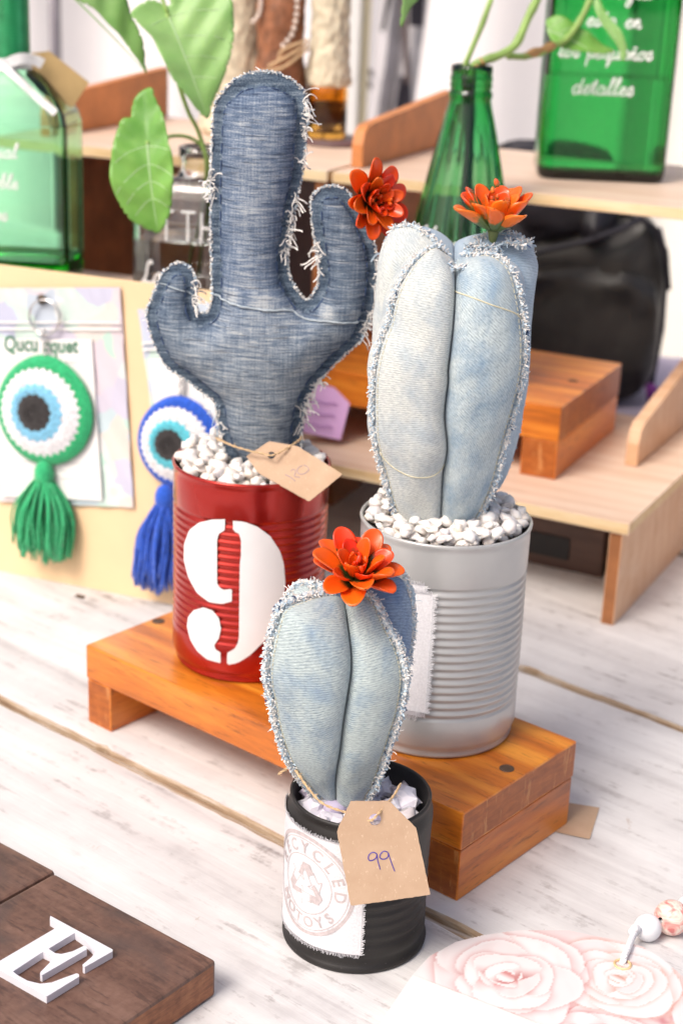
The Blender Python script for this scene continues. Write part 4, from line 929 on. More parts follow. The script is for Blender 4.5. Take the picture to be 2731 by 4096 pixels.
# ================================================================== lobed cacti
def lobed(label, axis, ridges, valleys, top, bottom, mats, fr_cfg, N=72, Mw=18, seed=1, bulge=(.62, .34), dr=0.0):
    """ridges: {deg:[(r,z)..]}, valleys: {deg: None | [(x,y,z)..]} alternating round the plant"""
    t = thing("denim_cactus", label, "denim cactus", (axis[0], axis[1], bottom[2]))
    R = random.Random(seed); A = np.array(axis)
    rails = []
    for dg in sorted(list(ridges) + list(valleys)):
        kind = 'r' if dg in ridges else 'v'; rails.append([dg, kind, None])
    def mer(dg, rz):
        a = math.radians(dg); P = cat_rom(rz, N); P[:, 0] = np.maximum(P[:, 0] - dr * np.clip(P[:, 0] / .02, 0, 1), .0005)
        return np.stack([A[0] + P[:, 0] * math.sin(a), A[1] - P[:, 0] * math.cos(a), P[:, 1]], 1), P
    for rl in rails:
        if rl[1] == 'r': rl[2], _ = mer(rl[0], ridges[rl[0]])
        elif isinstance(valleys[rl[0]], list): rl[2] = cat_rom(valleys[rl[0]], N)
    for k, rl in enumerate(rails):
        if rl[2] is None:
            f = valleys[rl[0]]; p, q = rails[k - 1][2], rails[(k + 1) % len(rails)][2]
            rp = np.hypot(p[:, 0] - A[0], p[:, 1] - A[1]); rq = np.hypot(q[:, 0] - A[0], q[:, 1] - A[1])
            r_ = f * (rp + rq) / 2; z = (p[:, 2] + q[:, 2]) / 2 - np.linspace(0, .010, N); a = math.radians(rl[0])
            rl[2] = np.stack([A[0] + r_ * math.sin(a), A[1] - r_ * math.cos(a), z], 1)
    # close both ends
    for rl in rails:
        P = np.vstack([[bottom], rl[2], [top]]); rl[2] = cat_rom(P, N)
        a = math.radians(rl[0]); rad = np.array([math.sin(a), -math.cos(a), 0])
        T = np.gradient(rl[2], axis=0); tr = T @ rad; tz = T[:, 2]; nn = rad[None] * tz[:, None] - np.array([0, 0, 1])[None] * tr[:, None]
        nn /= np.linalg.norm(nn, axis=1)[:, None] + 1e-9
        k_ = np.ones(5) / 5; nn = np.stack([np.convolve(np.pad(nn[:, c], 2, mode='edge'), k_, 'valid') for c in range(3)], 1)
        rl.append(nn / (np.linalg.norm(nn, axis=1)[:, None] + 1e-9))
    s = np.r_[0, np.cumsum(np.linalg.norm(np.diff(rails[0][2], axis=0), axis=1))]
    panels = {}
    for k in range(len(rails)):
        a, c = rails[k], rails[(k + 1) % len(rails)]
        V, Rg = (a, c) if a[1] == 'v' else (c, a)
        ch = np.linalg.norm(V[2] - Rg[2], axis=1)[:, None]
        bk = 1.0 if V[0] == 0 else .62
        P1 = V[2] + V[3] * ch * bulge[0] * bk; P2 = Rg[2] + V[3] * ch * bulge[1] * bk
        tt = np.linspace(0, 1, Mw)[None, :, None]
        G = (1 - tt) ** 3 * V[2][:, None] + 3 * (1 - tt) ** 2 * tt * P1[:, None] + 3 * (1 - tt) * tt ** 2 * P2[:, None] + tt ** 3 * Rg[2][:, None]
        du = np.r_[0, np.cumsum(np.linalg.norm(np.diff(G[N // 2], axis=0), axis=1))]
        for i in range(N):
            for j in range(1, Mw - 1):
                p = G[i, j]; w = mnoise.noise(Vector((p[0] * 55, p[1] * 55, p[2] * 38))) * .0019 + mnoise.noise(Vector((p[0] * 170, p[1] * 170, p[2] * 120))) * .0005
                # pull marks near the crease
                w += .0007 * mnoise.noise(Vector((i * .35, k * 7.0, 1))) * max(0, 1 - j / 7)
                G[i, j] = p + V[3][i] * w * math.sin(PI * j / (Mw - 1))
        flip = (a[1] == 'v')
        uv = [(du[j] + k * .31, s[i]) for i in range(N) for j in range(Mw)]
        b = MB(); b.grid(G, flip=not flip); b.build("panel", mats[k % len(mats)], t, smooth=True, uv=uv)
        panels[(a[0], c[0])] = G
    e = MB(); cfg = fr_cfg
    fl = MB()
    for rl in rails:
        if rl[1] != 'r': continue
        i0, i1 = 3, N - 5; P, O = rl[2][i0:i1], rl[3][i0:i1]
        Tn = np.gradient(P, axis=0); Tn /= np.linalg.norm(Tn, axis=1)[:, None]; S = np.cross(O, Tn)
        Pf = resample(P, 260); Of = resample(np.c_[O], 260) if False else np.stack([np.interp(np.linspace(0, 1, 260), np.linspace(0, 1, len(O)), O[:, c]) for c in range(3)], 1)
        Sf = np.stack([np.interp(np.linspace(0, 1, 260), np.linspace(0, 1, len(S)), S[:, c]) for c in range(3)], 1)
        flange(fl, Pf - Of * .0006, Of, Sf, cfg['w'], cfg['th'], R)
        for sg in (-1, 1):
            fringe(e, Pf + Of * cfg['w'] * .75 + Sf * cfg['th'] * sg, Of, cfg['n'], .0010, cfg['len'], .00038, [.60, .30, .01, .09], 1.1, 5, 3.0, R)
            fringe(e, Pf + Of * cfg['w'] * .35 + Sf * cfg['th'] * sg * 1.4, Of * .4 + Sf * sg, cfg['n'] // 2, .0008, .0024, .00036, [.50, .38, .02, .10], 1.3, 5, 3.0, R)
        for dg_, f0, f1 in cfg.get('navy', ()):
            if dg_ == rl[0]:
                i_, j_ = int(f0 * 259), int(f1 * 259); fringe(e, Pf[i_:j_] + Of[i_:j_] * cfg['w'] * .5 - Sf[i_:j_] * cfg['th'] * 1.3 * (1 if dg_ > 0 else -1), Of[i_:j_] * .3 - Sf[i_:j_] * (1 if dg_ > 0 else -1), 110, .0012, .0030, .00050, [.12, .08, .80, 0], 1.2, 4, 1.6, R)
        fringe(e, Pf + Of * cfg['w'], Of, 14, .003, .006, .0002, [.9, .1, 0, 0], 1.1, 6, 2.2, R)
    sb_ = MB()
    for key, G in panels.items():                                   # running stitches beside the front seams
        if 0 not in key: continue
        j = Mw - 3
        for i in range(4, N - 6):
            p, q = G[i, j], G[i + 1, j]; o_ = np.array([0, -.0004, 0]); sb_.tube([p + o_, p * .35 + q * .65 + o_], .00022, 4)
    o = sb_.build("seam_stitching", 'thread_y', t); o["kind"] = "stuff"
    fl.build("seam_allowance", 'fray', t, smooth=True)
    o = e.build("frayed_edge", ['thread_w', 'thread_b', 'thread_n', 'thread_g'], t); o["kind"] = "stuff"
    return t, panels, rails

small, ps, rs = lobed("small pale blue denim cactus with an open orange flower in the black can", (.004, .735),
    {-60: D['S_fl'], 60: D['S_fr'], 112: [(.010, .083), (.020, .09), (.027, .105), (.032, .125), (.0355, .145), (.0375, .165), (.0375, .182), (.0345, .1960), (.029, .203), (.016, .201), (.005, .193)],
     -118: [(.012, .083), (.024, .09), (.032, .105), (.037, .125), (.040, .145), (.040, .165), (.036, .182), (.029, .1925), (.0233, .1945), (.012, .195), (.004, .192)]},
    {-180: .55, -89: .78, 0: [tuple(p) for p in D['S_fv']], 86: .74}, (.004, .733, .188), (.004, .735, .076),
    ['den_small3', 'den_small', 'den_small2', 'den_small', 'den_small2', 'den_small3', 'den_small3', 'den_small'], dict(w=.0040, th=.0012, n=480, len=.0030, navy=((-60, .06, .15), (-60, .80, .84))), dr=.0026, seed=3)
flower(small, (.0085, .7235, .2085), (.06, -.36, .93), .0235, 'petal_red', 9,
       [(8, 8, 1.0, 0), (7, 27, 1.0, .5), (6, 46, .82, .2), (5, 66, .55, .1)],
       [(-.006, .002, .011, .0026), (.001, .005, .013, .0022), (.004, -.001, .012, .0020), (-.002, -.004, .011, .0024), (.0, .0, .014, .0024), (-.004, -.001, .014, .0020), (.005, .004, .011, .0018)])

tall, pt, rt = lobed("tall bleached denim cactus with an orange flower in the grey can", (.056, .8692),
    {-60: D['T_fl'], 55: D['T_fr'],
     116: [(.014, .188), (.026, .196), (.041, .212), (.0480, .240), (.0492, .275), (.0490, .30), (.0488, .33), (.0485, .3445), (.039, .351), (.031, .3525), (.020, .3517), (.008, .345)],
     -120: [(.018, .19), (.028, .2), (.037, .22), (.043, .25), (.046, .28), (.0455, .31), (.0443, .337), (.0398, .3512), (.0333, .354), (.026, .3541), (.012, .347)]},
    {-180: .5, -90: .82, 0: [tuple(p) for p in D['T_fv']], 86: .80}, (.052, .866, .333), (.054, .869, .180),
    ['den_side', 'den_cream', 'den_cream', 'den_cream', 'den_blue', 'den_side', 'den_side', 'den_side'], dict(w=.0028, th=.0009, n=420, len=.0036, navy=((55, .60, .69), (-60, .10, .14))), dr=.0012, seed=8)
def on_panel(G, pts, r_, mat, parent, name="hem_line"):
    G = np.asarray(G); N_, M_ = G.shape[:2]; P = []
    for u, v in cat_rom(pts, 60):
        i = v * (N_ - 1); j = u * (M_ - 1); i0, j0 = min(int(i), N_ - 2), min(int(j), M_ - 2); fi, fj = i - i0, j - j0
        p = (G[i0, j0] * (1 - fi) + G[i0 + 1, j0] * fi) * (1 - fj) + (G[i0, j0 + 1] * (1 - fi) + G[i0 + 1, j0 + 1] * fi) * fj
        P.append(p)
    b = MB(); b.tube(P, r_, 6); return b.build(name, mat, parent, smooth=True)
on_panel(pt[(0, 55)], [(.05, .875), (.35, .81), (.7, .73), (.98, .675)], .00045, 'thread_y', tall)
on_panel(pt[(-60, 0)], [(.05, .335), (.35, .305), (.7, .305), (.97, .335)], .00042, 'thread_y', tall)
flower(tall, (.0765, .874, .3555), (.02, -.16, 1), .0255, 'petal_green', 14,
       [(7, 26, 1.08, .2), (7, 44, 1.0, .6), (6, 60, .84, .2), (5, 74, .60, .1)],
       [(-.004, 0, .020, .0020), (-.002, .002, .024, .0020), (-.003, -.001, .029, .0026), (-.001, -.001, .021, .0018), (.002, .001, .014, .0022)])

tf = MB(); RR = random.Random(31)
for c0 in ((.0745, .872, .349), (.0680, .866, .346), (.0900, .872, .352), (.0560, .858, .340)):
    L_ = [(c0[0] + .006 * math.cos(a), c0[1] - .003 + .004 * math.sin(a), c0[2]) for a in np.linspace(0, 2 * PI, 14)]
    fringe(tf, L_, [(math.cos(a) * .6, -.5, .7) for a in np.linspace(0, 2 * PI, 14)], 130, .002, .0055, .00042, [.32, .48, .04, .16], 1.2, 5, 3.0, RR)
o = tf.build("frayed_tuft", ['thread_w', 'thread_b', 'thread_n', 'thread_g'], tall); o["kind"] = "stuff"

# ================================================================== price tags
def price_tag(label, P, hole, hr, inks, ink_mat, twine, name="price_tag", ir=.00032, tr=.00055):
    P = np.array(P); O = P.mean(0); u = (P[-1] - P[0]); u /= np.linalg.norm(u); nn = np.cross(P[2] - P[0], P[3] - P[0]); nn /= np.linalg.norm(nn)
    if nn[1] > 0: nn = -nn
    v = np.cross(nn, u)
    t = thing(name, label, "price tag", tuple(O))
    q = [((p - O) @ u, (p - O) @ v) for p in P]; h = ((np.array(hole) - O) @ u, (np.array(hole) - O) @ v)
    Q = resample(q, 110, True); R = random.Random(5); Q = Q + np.array([[R.uniform(-1, 1) * .00012, R.uniform(-1, 1) * .00012] for _ in Q])
    hc = [(h[0] + hr * math.cos(a), h[1] + hr * math.sin(a)) for a in np.linspace(0, 2 * PI, 25)[:-1]]
    bm = flat_fill([Q, hc])
    fs = bm.faces[:]
    r = bmesh.ops.extrude_face_region(bm, geom=fs)
    for e in r['geom']:
        if isinstance(e, bmesh.types.BMVert): e.co.z -= .0007
    b = MB(); bm_map(b, bm, lambda x, y, z: tuple(O + u * x + v * y + nn * z)); b.build("card", 'kraft', t, fixn=True)
    ib = MB()
    for s_ in inks:
        C = cat_rom(s_, 40); ib.tube([c + nn * .00005 for c in C], ir, 4, flat=1)
    ib.build("handwritten_price", ink_mat, t)
    if twine:
        tw = MB(); C = cat_rom(twine, 90)
        for ph in (0, PI):
            T = np.gradient(C, axis=0); T /= np.linalg.norm(T, axis=1)[:, None]; s1 = np.cross(T, [0, 0, 1]); s1 /= np.linalg.norm(s1, axis=1)[:, None] + 1e-9; s2 = np.cross(T, s1)
            tw.tube([C[i] + (s1[i] * math.cos(i * .8 + ph) + s2[i] * math.sin(i * .8 + ph)) * tr * .6 for i in range(len(C))], tr * .75, 5)
        RR = random.Random(2); fringe(tw, C, np.tile([0, -.5, .6], (len(C), 1)), 70, .001, .004, .00009, [1], 1.4, 3, 1.2, RR)
        tw.build("twine", 'twine', t)
    return t
price_tag("kraft price tag reading 120 lying over the rim of the red can", D['tag120'], D['hole120'][0], .0024, D['ink120'], 'pencil', D['twine120'], ir=.00028)
price_tag("kraft price tag reading 99 hanging in front of the black can", D['tag99'], D['hole99'][0], .0030, D['ink99'], 'ink', D['twine99'])
# ================================================================== dark wooden tiles with the letter
ta, tb_ = D['tileA']; TY = math.atan2(ta[1] - tb_[1], ta[0] - tb_[0]); TL = math.hypot(ta[1] - tb_[1], ta[0] - tb_[0])
def tile(label, x1, y1):
    t = thing("wooden_tile", label, "wooden tile", (ta[0], ta[1], 0), TY, "dark stained wooden tiles")
    b = MB(); b.box((0, 0, 0), (TL, .150, .0213)); b.mi[0] = b.mi[1] = 1
    o = b.build("block", ['walnut', 'walnut_end'], t, world=False, bevel=.0020); o.location = (x1 - TL / 2, y1 - .075, .01075); return t
tile("dark brown stained wooden tile carrying the white letter E", 0, 0)
tile("dark brown stained wooden tile cut off by the left picture edge, beside the letter tile", -TL - .0012, .002)
E_ = D['E']; eb = MB()
bm = flat_fill([E_]); r = bmesh.ops.extrude_face_region(bm, geom=bm.faces[:])
for e in r['geom']:
    if isinstance(e, bmesh.types.BMVert): e.co.z -= .0040
bm_map(eb, bm, lambda x, y, z: (x, y, .0256 + z))
solid("letter", "white serif letter E lying on the dark wooden tile", "wooden letter", eb, 'white_mdf', (E_[0][0], E_[0][1], .0216), fixn=True)

# ================================================================== rose decoupage board
RB = [tuple(p) for p in D['roseb']] + [(.262, .70), (.262, .52), (.02, .52)]
b = MB(); bm = flat_fill([RB]); r = bmesh.ops.extrude_face_region(bm, geom=bm.faces[:])
for e in r['geom']:
    if isinstance(e, bmesh.types.BMVert): e.co.z -= .0078
bm_map(b, bm, lambda x, y, z: (x, y, .0082 + z))
rboard = thing("rose_board", "white wooden board with pink rose paper print and rounded edge", "decorated board", (.12, .66, 0))
b.build("board", 'board_white', rboard, fixn=True)
la, lb = np.array(D['roseline'][0]), np.array(D['roseline'][1]); ld = (lb - la) / np.linalg.norm(lb - la)
ROS = [tuple(p) for p in D['roseb'][1:]] + [(.262, .70), (.262, .56), tuple(la + ld * .185)]
ROS = [(p[0] * .997 + .12 * .003, p[1] * .997 + .66 * .003) for p in ROS]
X, Y, Dd, Hh, F = sheet(ROS, .0009, lambda X, Y, D_, I, h: [X * 0])
def rose_paint(X, Y):
    """layered petals: each has a pale rolled rim and a deeper throat"""
    n = len(X); C = np.tile([.76, .68, .67], (n, 1)); fbm = np.array([mnoise.fractal(Vector((X[i] * 40, Y[i] * 40, .3)), 1, 2, 4) for i in range(n)])
    fine = np.array([mnoise.noise(Vector((X[i] * 150, Y[i] * 60, 4))) for i in range(n)])
    t = np.clip(fbm * .9 + .15, 0, 1)[:, None]; C = C * (1 - t) + np.array([.74, .50, .50]) * t
    t = np.clip((fbm - .40) * 5, 0, 1)[:, None] * .8; C = C * (1 - t) + np.array([.50, .10, .13]) * t
    t = np.clip((-fbm - .45) * 5, 0, 1)[:, None] * .4; C = C * (1 - t) + np.array([.50, .42, .38]) * t
    R = random.Random(12)
    for k, ((cx_, cy_), Rr) in enumerate(zip([(.060, .672), (.215, .650), (.135, .636), D['roses'][1], D['roses'][0]], (.020, .032, .026, .027, .040))):
        pale = np.array([.77, .69, .685]); deep = [np.array([.62, .22, .21]), np.array([.68, .33, .24])][k % 2]
        for ring, (m, off, pr) in enumerate(((5, .56, .56), (4, .40, .50), (4, .25, .40), (3, .15, .28), (3, .08, .18), (2, .04, .10))):
            for q in range(m):
                a = 2 * PI * (q + .5 * ring + R.uniform(-.28, .28)) / m; o2 = off * R.uniform(.7, 1.35); rs = R.uniform(.78, 1.18); vs_ = R.uniform(.75, 1.25); px, py = cx_ + Rr * o2 * math.cos(a), cy_ + Rr * o2 * math.sin(a)
                dx, dy = X - px, Y - py; ca_, sa2 = math.cos(a), math.sin(a); u = (dx * ca_ + dy * sa2); v = (-dx * sa2 + dy * ca_) * .82
                prr = pr * rs; r_ = np.hypot(u, v * vs_) / (Rr * prr) * (1 + .07 * np.sin(3 * np.arctan2(v, u) + q) + .05 * fbm)
                ins = np.clip((1 - r_) / .035, 0, 1)[:, None]
                g = np.clip((u / (Rr * prr) + 1) / 2, 0, 1)[:, None]                      # 0 at the throat, 1 at the rim
                s_ = np.clip(1 - g * 1.7, 0, 1) ** 1.1 * (.95 + .12 * ring) + .14 * fine[:, None]; s_ = np.clip(s_, 0, .9)
                tn = R.random(); pl = pale * (1 - tn * .8) + np.array([.86, .83, .82]) * tn * .8; dp = deep * R.uniform(.8, 1.15)
                col = pl * (1 - s_) + dp * s_
                rim = np.clip((r_ - .86) / .08, 0, 1)[:, None] * np.clip(g * 2 - .6, 0, 1) * .8; col = col * (1 - rim) + np.array([.80, .755, .745]) * rim
                sh = (np.clip((1.26 - r_) / .26, 0, 1) ** 2 * (r_ > 1))[:, None] * .50 * np.clip(g * 1.6 - .3, 0, 1); C = C * (1 - sh) + deep * .9 * sh
                C = C * (1 - ins) + col * ins
    return np.clip(C, 0, 1)
b = MB(); b.add(np.stack([X, Y, np.full(len(X), .0087)], 1), F.tolist()); b.build("rose_print", 'rose', rboard, attrs=dict(rose=rose_paint(X, Y)))
h0 = D['rosehole'][0]; b = MB(); b.tube([(h0[0] + .0042 * math.cos(a), h0[1] + .0042 * math.sin(a), .0090) for a in np.linspace(0, 2 * PI, 19)[:-1]], .0007, 5, closed=True); b.build("cord_hole", 'ply_edge', rboard)
b0, b1, b2 = D['beads']
bs = thing("bead_string", "white cotton cord with a white and a rose patterned bead tied to the rose board", "bead string", (b0[0], b0[1], 0))
c = MB()
def twist(pts, r):
    C = cat_rom(pts, 70)
    for ph in (0, 2.1, 4.2):
        T = np.gradient(C, axis=0); T /= np.linalg.norm(T, axis=1)[:, None]; s1 = np.cross(T, [0, 0, 1.]); s1 /= np.linalg.norm(s1, axis=1)[:, None] + 1e-9; s2 = np.cross(T, s1)
        c.tube([C[i] + (s1[i] * math.cos(i * .55 + ph) + s2[i] * math.sin(i * .55 + ph)) * r * .5 for i in range(len(C))], r * .62, 6)
kn = (b0[0] - .0100, b0[1] - .0090, .0110)
twist([(h0[0], h0[1], .006), (h0[0] + .001, h0[1] + .003, .0112), (h0[0] + .004, h0[1] + .010, .0112), (b0[0] - .0080, b0[1] - .0075, .0095), tuple(b0)], .0017)
c.tube(cat_rom([(kn[0] - .001, kn[1], .0085), (kn[0] + .0006, kn[1] + .0008, .0115), (kn[0] + .0022, kn[1] + .0018, .0118), (kn[0] + .0040, kn[1] + .0030, .0100)], 14), [.0012, .0017, .0021, .0023, .0022, .0020, .0022, .0024, .0022, .0020, .0021, .0020, .0016, .0012], 9)
twist([kn, tuple(b0), tuple(b1), tuple(b2), (.25, .80, .004)], .0011)
c.build("cord", 'cotton', bs, smooth=True)
for p, r_, m_ in ((b0, .0076, 'bead_white'), (b1, .0097, 'bead_rose'), (b2, .0076, 'bead_white')):
    b = MB(); prof = [(.0016, r_ * .97)] + [(r_ * math.sin(a), r_ * math.cos(a)) for a in np.linspace(.22, PI - .22, 18)] + [(.0016, -r_ * .97)]
    b.lathe(prof, (0, 0, 0), 28); o = b.build("bead", m_, bs, world=False, smooth=True)
    o.location = Vector(p) - bs.location; o.rotation_euler = (PI / 2 - .2, .2, -.95)
b = MB(); b.add([(x, y, .0007) for x, y in D['kraftscrap']], [(0, 1, 2, 3)]); 
solid("paper_scrap", "small torn piece of brown kraft paper lying beside the stand on the table", "paper", b, 'kraft', (D['kraftscrap'][0][0], D['kraftscrap'][0][1], .0007))

# ================================================================== board with the crocheted eyes
BA = (-.2794, 1.2129, 0); BY = math.radians(-19.84); BT = math.radians(6)
def tilted(name, label, cat, group=None):
    t = thing(name, label, cat, BA, 0, group); t.rotation_euler = (-BT, 0, BY); return t
mdf = tilted("display_board", "upright tan board leaning back with two crocheted eye charms hung on it", "display board")
part_box("panel", 'mdf', mdf, (.035, .0035, .1255), (.36, .006, .251), .0006)
part_box("foot", 'mdf', mdf, (-.08, .035, .01), (.012, .06, .02), .0006)
part_box("foot", 'mdf', mdf, (.15, .035, .01), (.012, .06, .02), .0006)
for x, z in ((.0349, .2290), (.1600, .2230)):
    b = MB(); b.lathe([(.0002, -.0072), (.0030, -.0066), (.0042, -.0050), (.0040, -.0042), (.0010, -.0038), (.0010, .001)], n=16)
    o = b.build("nail", 'nail', mdf, world=False, smooth=True); o.rotation_euler = (PI / 2, 0, 0); o.location = (x, -.001, z); o.rotation_euler = (-PI / 2, 0, 0)
def package(label, bl, ang, w, h, full=True):
    t = tilted("film_packet", label, "gift packet", "holographic packets on the tan board")
    ca, sa_ = math.cos(ang), math.sin(ang)
    def fr(b, name, mat, **k):
        o = b.build(name, mat, t, world=False, **k); o.location = (bl[0], 0, bl[1]); o.rotation_euler = (0, -ang, 0); return o
    n = 26; G = [[(w * i / n, -.0022 - .0006 * math.sin(i * 1.3 + j) - .001 * math.sin(PI * i / n) * math.sin(PI * j / n), h * j / n) for i in range(n + 1)] for j in range(n + 1)]
    b = MB(); b.grid(G); G2 = [[(x, y + .0012, z) for x, y, z in r_] for r_ in G]; b.grid(G2, flip=True); fr(b, "film", 'holo', smooth=True)
    b = MB(); b.box((w * .42, -.0046, h * .40), (w * .74, .0012, h * .74)); fr(b, "card", 'card_white')
    for z in (h * .845, h * .815):
        b = MB(); b.box((w * .5, -.0042, z), (w * .985, .0010, .0016)); fr(b, "zip_strip", 'card_white')
    if full:
        def T(s_, size, x, z, nm, m_, sh=0, sy_=1):
            bm = text_bm(s_, size, sh, bold=.03 if size > .01 else 0); bb = MB(); bm_map(bb, bm, lambda a, c_, d: (x + a, -.00545, z + c_ * sy_)); fr(bb, nm, m_)
        T("Qucu", .0138, w * .275, h * .715, "printed_name", 'print_green', .1, 1.25); T("rquet", .0138, w * .565, h * .710, "printed_name", 'print_green', .1, 1.15)
        for k, (x0, x1, z) in enumerate(((.52, .72, .665), (.16, .66, .200), (.28, .54, .165), (.18, .62, .130))):   # rows of tiny print
            b = MB(); R_ = random.Random(k); x = w * x0
            pts = []
            while x < w * x1: pts.append((x, -.0054, h * z + R_.uniform(-.0007, .0007))); x += .0011
            b.tube(pts, .00030, 4); fr(b, "printed_line", 'print_grey')
    return t
package("pale holographic packet with a white printed card behind the green eye charm", (-.0017, .0599), .117, .1234, .1725)
package("pale holographic packet behind the blue eye charm, partly hidden by the dark cactus", (.150, .066), .20, .105, .168, False)
def charm(label, c, r, rim, sky_, neck, bot, ringc, wt, seed, lw=0):
    t = tilted("eye_charm", label, "crochet charm", "crocheted evil eye charms"); R = random.Random(seed)
    cx_, cz_ = c; dome = .010
    def disc(name, mat, r0, r1, off, lift, nst):
        b = MB(); n = 144; G = []; m = 9
        for j in range(m + 1):
            row = []; tt = j / m
            for i in range(n):
                a = 2 * PI * i / n; zz = .045 * math.sin(a * nst) if r1 < r * .99 else .004 * math.sin(a * 70)
                z0 = .045 * math.sin(a * nst) if r0 > 0 else 0
                ra = r0 * (1 + z0 * .6) if j == 0 else None
                rr = (r0 + (r1 * (1 + zz) - r0) * tt)
                q = rr / r; hgt = dome * math.sqrt(max(0, 1 - (q * .97) ** 2)) * 1.15
                hgt += .0009 * math.sin(tt * PI) + .0007 * math.cos(a * nst + (j % 2) * PI) * math.sin(PI * min(1, tt * 1.2)) + lift
                ox = off * (1 - q)
                tear = 1 + .05 * max(0, math.sin(a)) ** 6 if r1 > r * .9 else 1
                row.append((rr * math.cos(a) + ox, -hgt, rr * math.sin(a) * tear))
            G.append(row)
        b.grid(G, closed_u=True); o = b.build(name, mat, t, world=False, smooth=True, fixn=False); o.location = (cx_, -.0062, cz_); return o
    of = -.006
    disc("rim", rim, r * .78, r, of, 0, 46); disc("white_ring", 'y_white', r * .50, r * .81, of, .0006, 34); disc("iris", sky_, r * .31, r * .535, of, .0011, 20); disc("pupil", 'y_black', .0003, r * .345, of, .0016, 14)
    b = MB(); b.lathe([(r, 0), (r * .98, .003), (r * .8, .0045), (.001, .005)], n=60); o = b.build("backing", rim, t, world=False, smooth=True); o.rotation_euler = (-PI / 2, 0, 0); o.location = (cx_, -.0062, cz_)
    # tassel
    b = MB(); nx, nz = neck; wd = wt
    b.lathe([(.0018, .007), (.0060, .004), (.0078, -.001), (.0080, -.006), (.0070, -.010), (.0058, -.0120), (.0070, -.0145)], (nx, -.011, nz), 24)
    b.lathe([(.0066, .0085), (.0066, .0070), (.0064, .0060)], (nx, -.011, nz - .019), 16); o = b.build("tassel_head", rim, t, world=False, smooth=True)
    b = MB(); z0 = nz - .0120; L = z0 - bot
    for k in range(165):
        a = R.uniform(0, 2 * PI); q = math.sqrt(R.random()); x0 = nx + .0055 * q * math.cos(a); y0 = -.011 + .0055 * q * math.sin(a)
        sx = wd * q * math.cos(a) + lw; sy = .010 * q * math.sin(a); ll = L * R.uniform(.80, 1.0) * (1 - .12 * q); ph = R.uniform(0, 6); am = R.uniform(.0004, .0016)
        P = []
        for i in range(9):
            s_ = i / 8; e = math.sin(min(1, s_ * 1.5) * PI / 2); P.append((x0 + sx * e + am * math.sin(ph + s_ * 5), min(-.003, y0 + sy * e + am * math.cos(ph + s_ * 4)), max(.0015, z0 + .004 - ll * s_)))
        b.tube(P, .00088, 5)
    b.build("tassel", rim, t, world=False, smooth=True)
    rx, rz, rr = ringc
    b = MB()
    for d in (0, .0012): b.tube([(rx + rr * math.cos(a), -.0072 - d, rz + rr * math.sin(a)) for a in np.linspace(0, 2 * PI, 49)[:-1]], .0008, 6, closed=True)
    b.build("split_ring", 'steel', t, world=False, smooth=True)
    b = MB(); z = rz - rr + .001; k = 0; zt = cz_ + r + .001; xe = cx_; nlk = max(2, int((z - zt) / .0042))
    for k in range(nlk + 1):
        f = k / nlk; px, pz = rx + (xe - rx) * f, z + (zt - z) * f
        b.tube([(px + (.0021 * math.cos(a) if k % 2 else .0006 * math.cos(a)), -.0085 + (.0006 if k % 2 else .0021) * math.cos(a) * .8, pz + .0033 * math.sin(a)) for a in np.linspace(0, 2 * PI, 13)[:-1]], .00055, 5, closed=True)
    b.build("chain", 'steel', t, world=False, smooth=True); return t
charm("green and white crocheted eye charm with a green tassel", (.0425, .1415), .0430, 'y_green', 'y_sky', (.0452, .0960), .0115, (.0392, .2160, .0135), .0215, 4)
charm("blue and white crocheted eye charm with a blue tassel, half hidden by the red can", (.1605, .1330), .0355, 'y_blue', 'y_teal', (.1520, .0930), .0040, (.1600, .2105, .0125), .0140, 6, -.004)

riser = thing("wooden_riser", "plain wooden box behind the tan board, carrying the pale green bottle and the jar", "wooden box", (BA[0], BA[1], 0), BY)
for nm, c_, d_ in (("top", (.005, .125, .2085), (.32, .15, .009)), ("front_panel", (.005, .055, .102), (.32, .009, .204)), ("back_panel", (.005, .195, .102), (.32, .009, .204)), ("side_panel", (-.150, .125, .102), (.009, .13, .204)), ("side_panel", (.160, .125, .102), (.009, .13, .204))):
    part_box(nm, 'ply', riser, c_, d_, .0006)

# ================================================================== plywood shelves
SY_ = math.radians(-26.7)
def sxy(s, t_, yaw=SY_): return (s * math.cos(yaw) - t_ * math.sin(yaw), s * math.sin(yaw) + t_ * math.cos(yaw))
def rail_prism(parent, name, mat, x0, x1, y0, y1, z0, h0, h1):
    prof = [(y0, z0), (y0, z0 + h0 * .55), (y0 + .004, z0 + h0 * .86), (y0 + .012, z0 + h0), (y0 + .03, z0 + h0 + (h1 - h0) * .12), (y1, z0 + h1), (y1, z0)]
    b = MB(); n = len(prof); b.add([(x0, y, z) for y, z in prof] + [(x1, y, z) for y, z in prof], [tuple(range(n)), tuple(range(2 * n - 1, n - 1, -1))] + [(i, i + n, (i + 1) % n + n, (i + 1) % n) for i in range(n)])
    return b.build(name, mat, parent, world=False, bevel=.0010)
o_ = sxy(-.319, 1.128); low = thing("plywood_shelf", "low pale plywood shelf on board legs at the right, holding the far orange stand", "shelf", (o_[0], o_[1], 0), SY_)
part_box("shelf_board", 'ply', low, (-.175, .145, .083), (.350, .290, .0098), .0007, mats=['ply', 'ply_edge'], face_mat={0: 1, 1: 1, 2: 1, 3: 1})
part_box("side_panel", 'pine', low, (-.0103, .145, .0389), (.0105, .286, .0778), .0007, mats=['pine', 'brown_panel'], face_mat={2: 1})
part_box("side_panel", 'brown_panel', low, (-.340, .145, .0389), (.0105, .286, .0778), .0007)
rail_prism(low, "side_rail", 'pine', -.050, -.039, .140, .290, .0882, .036, .062)
UY = math.radians(-23.16)
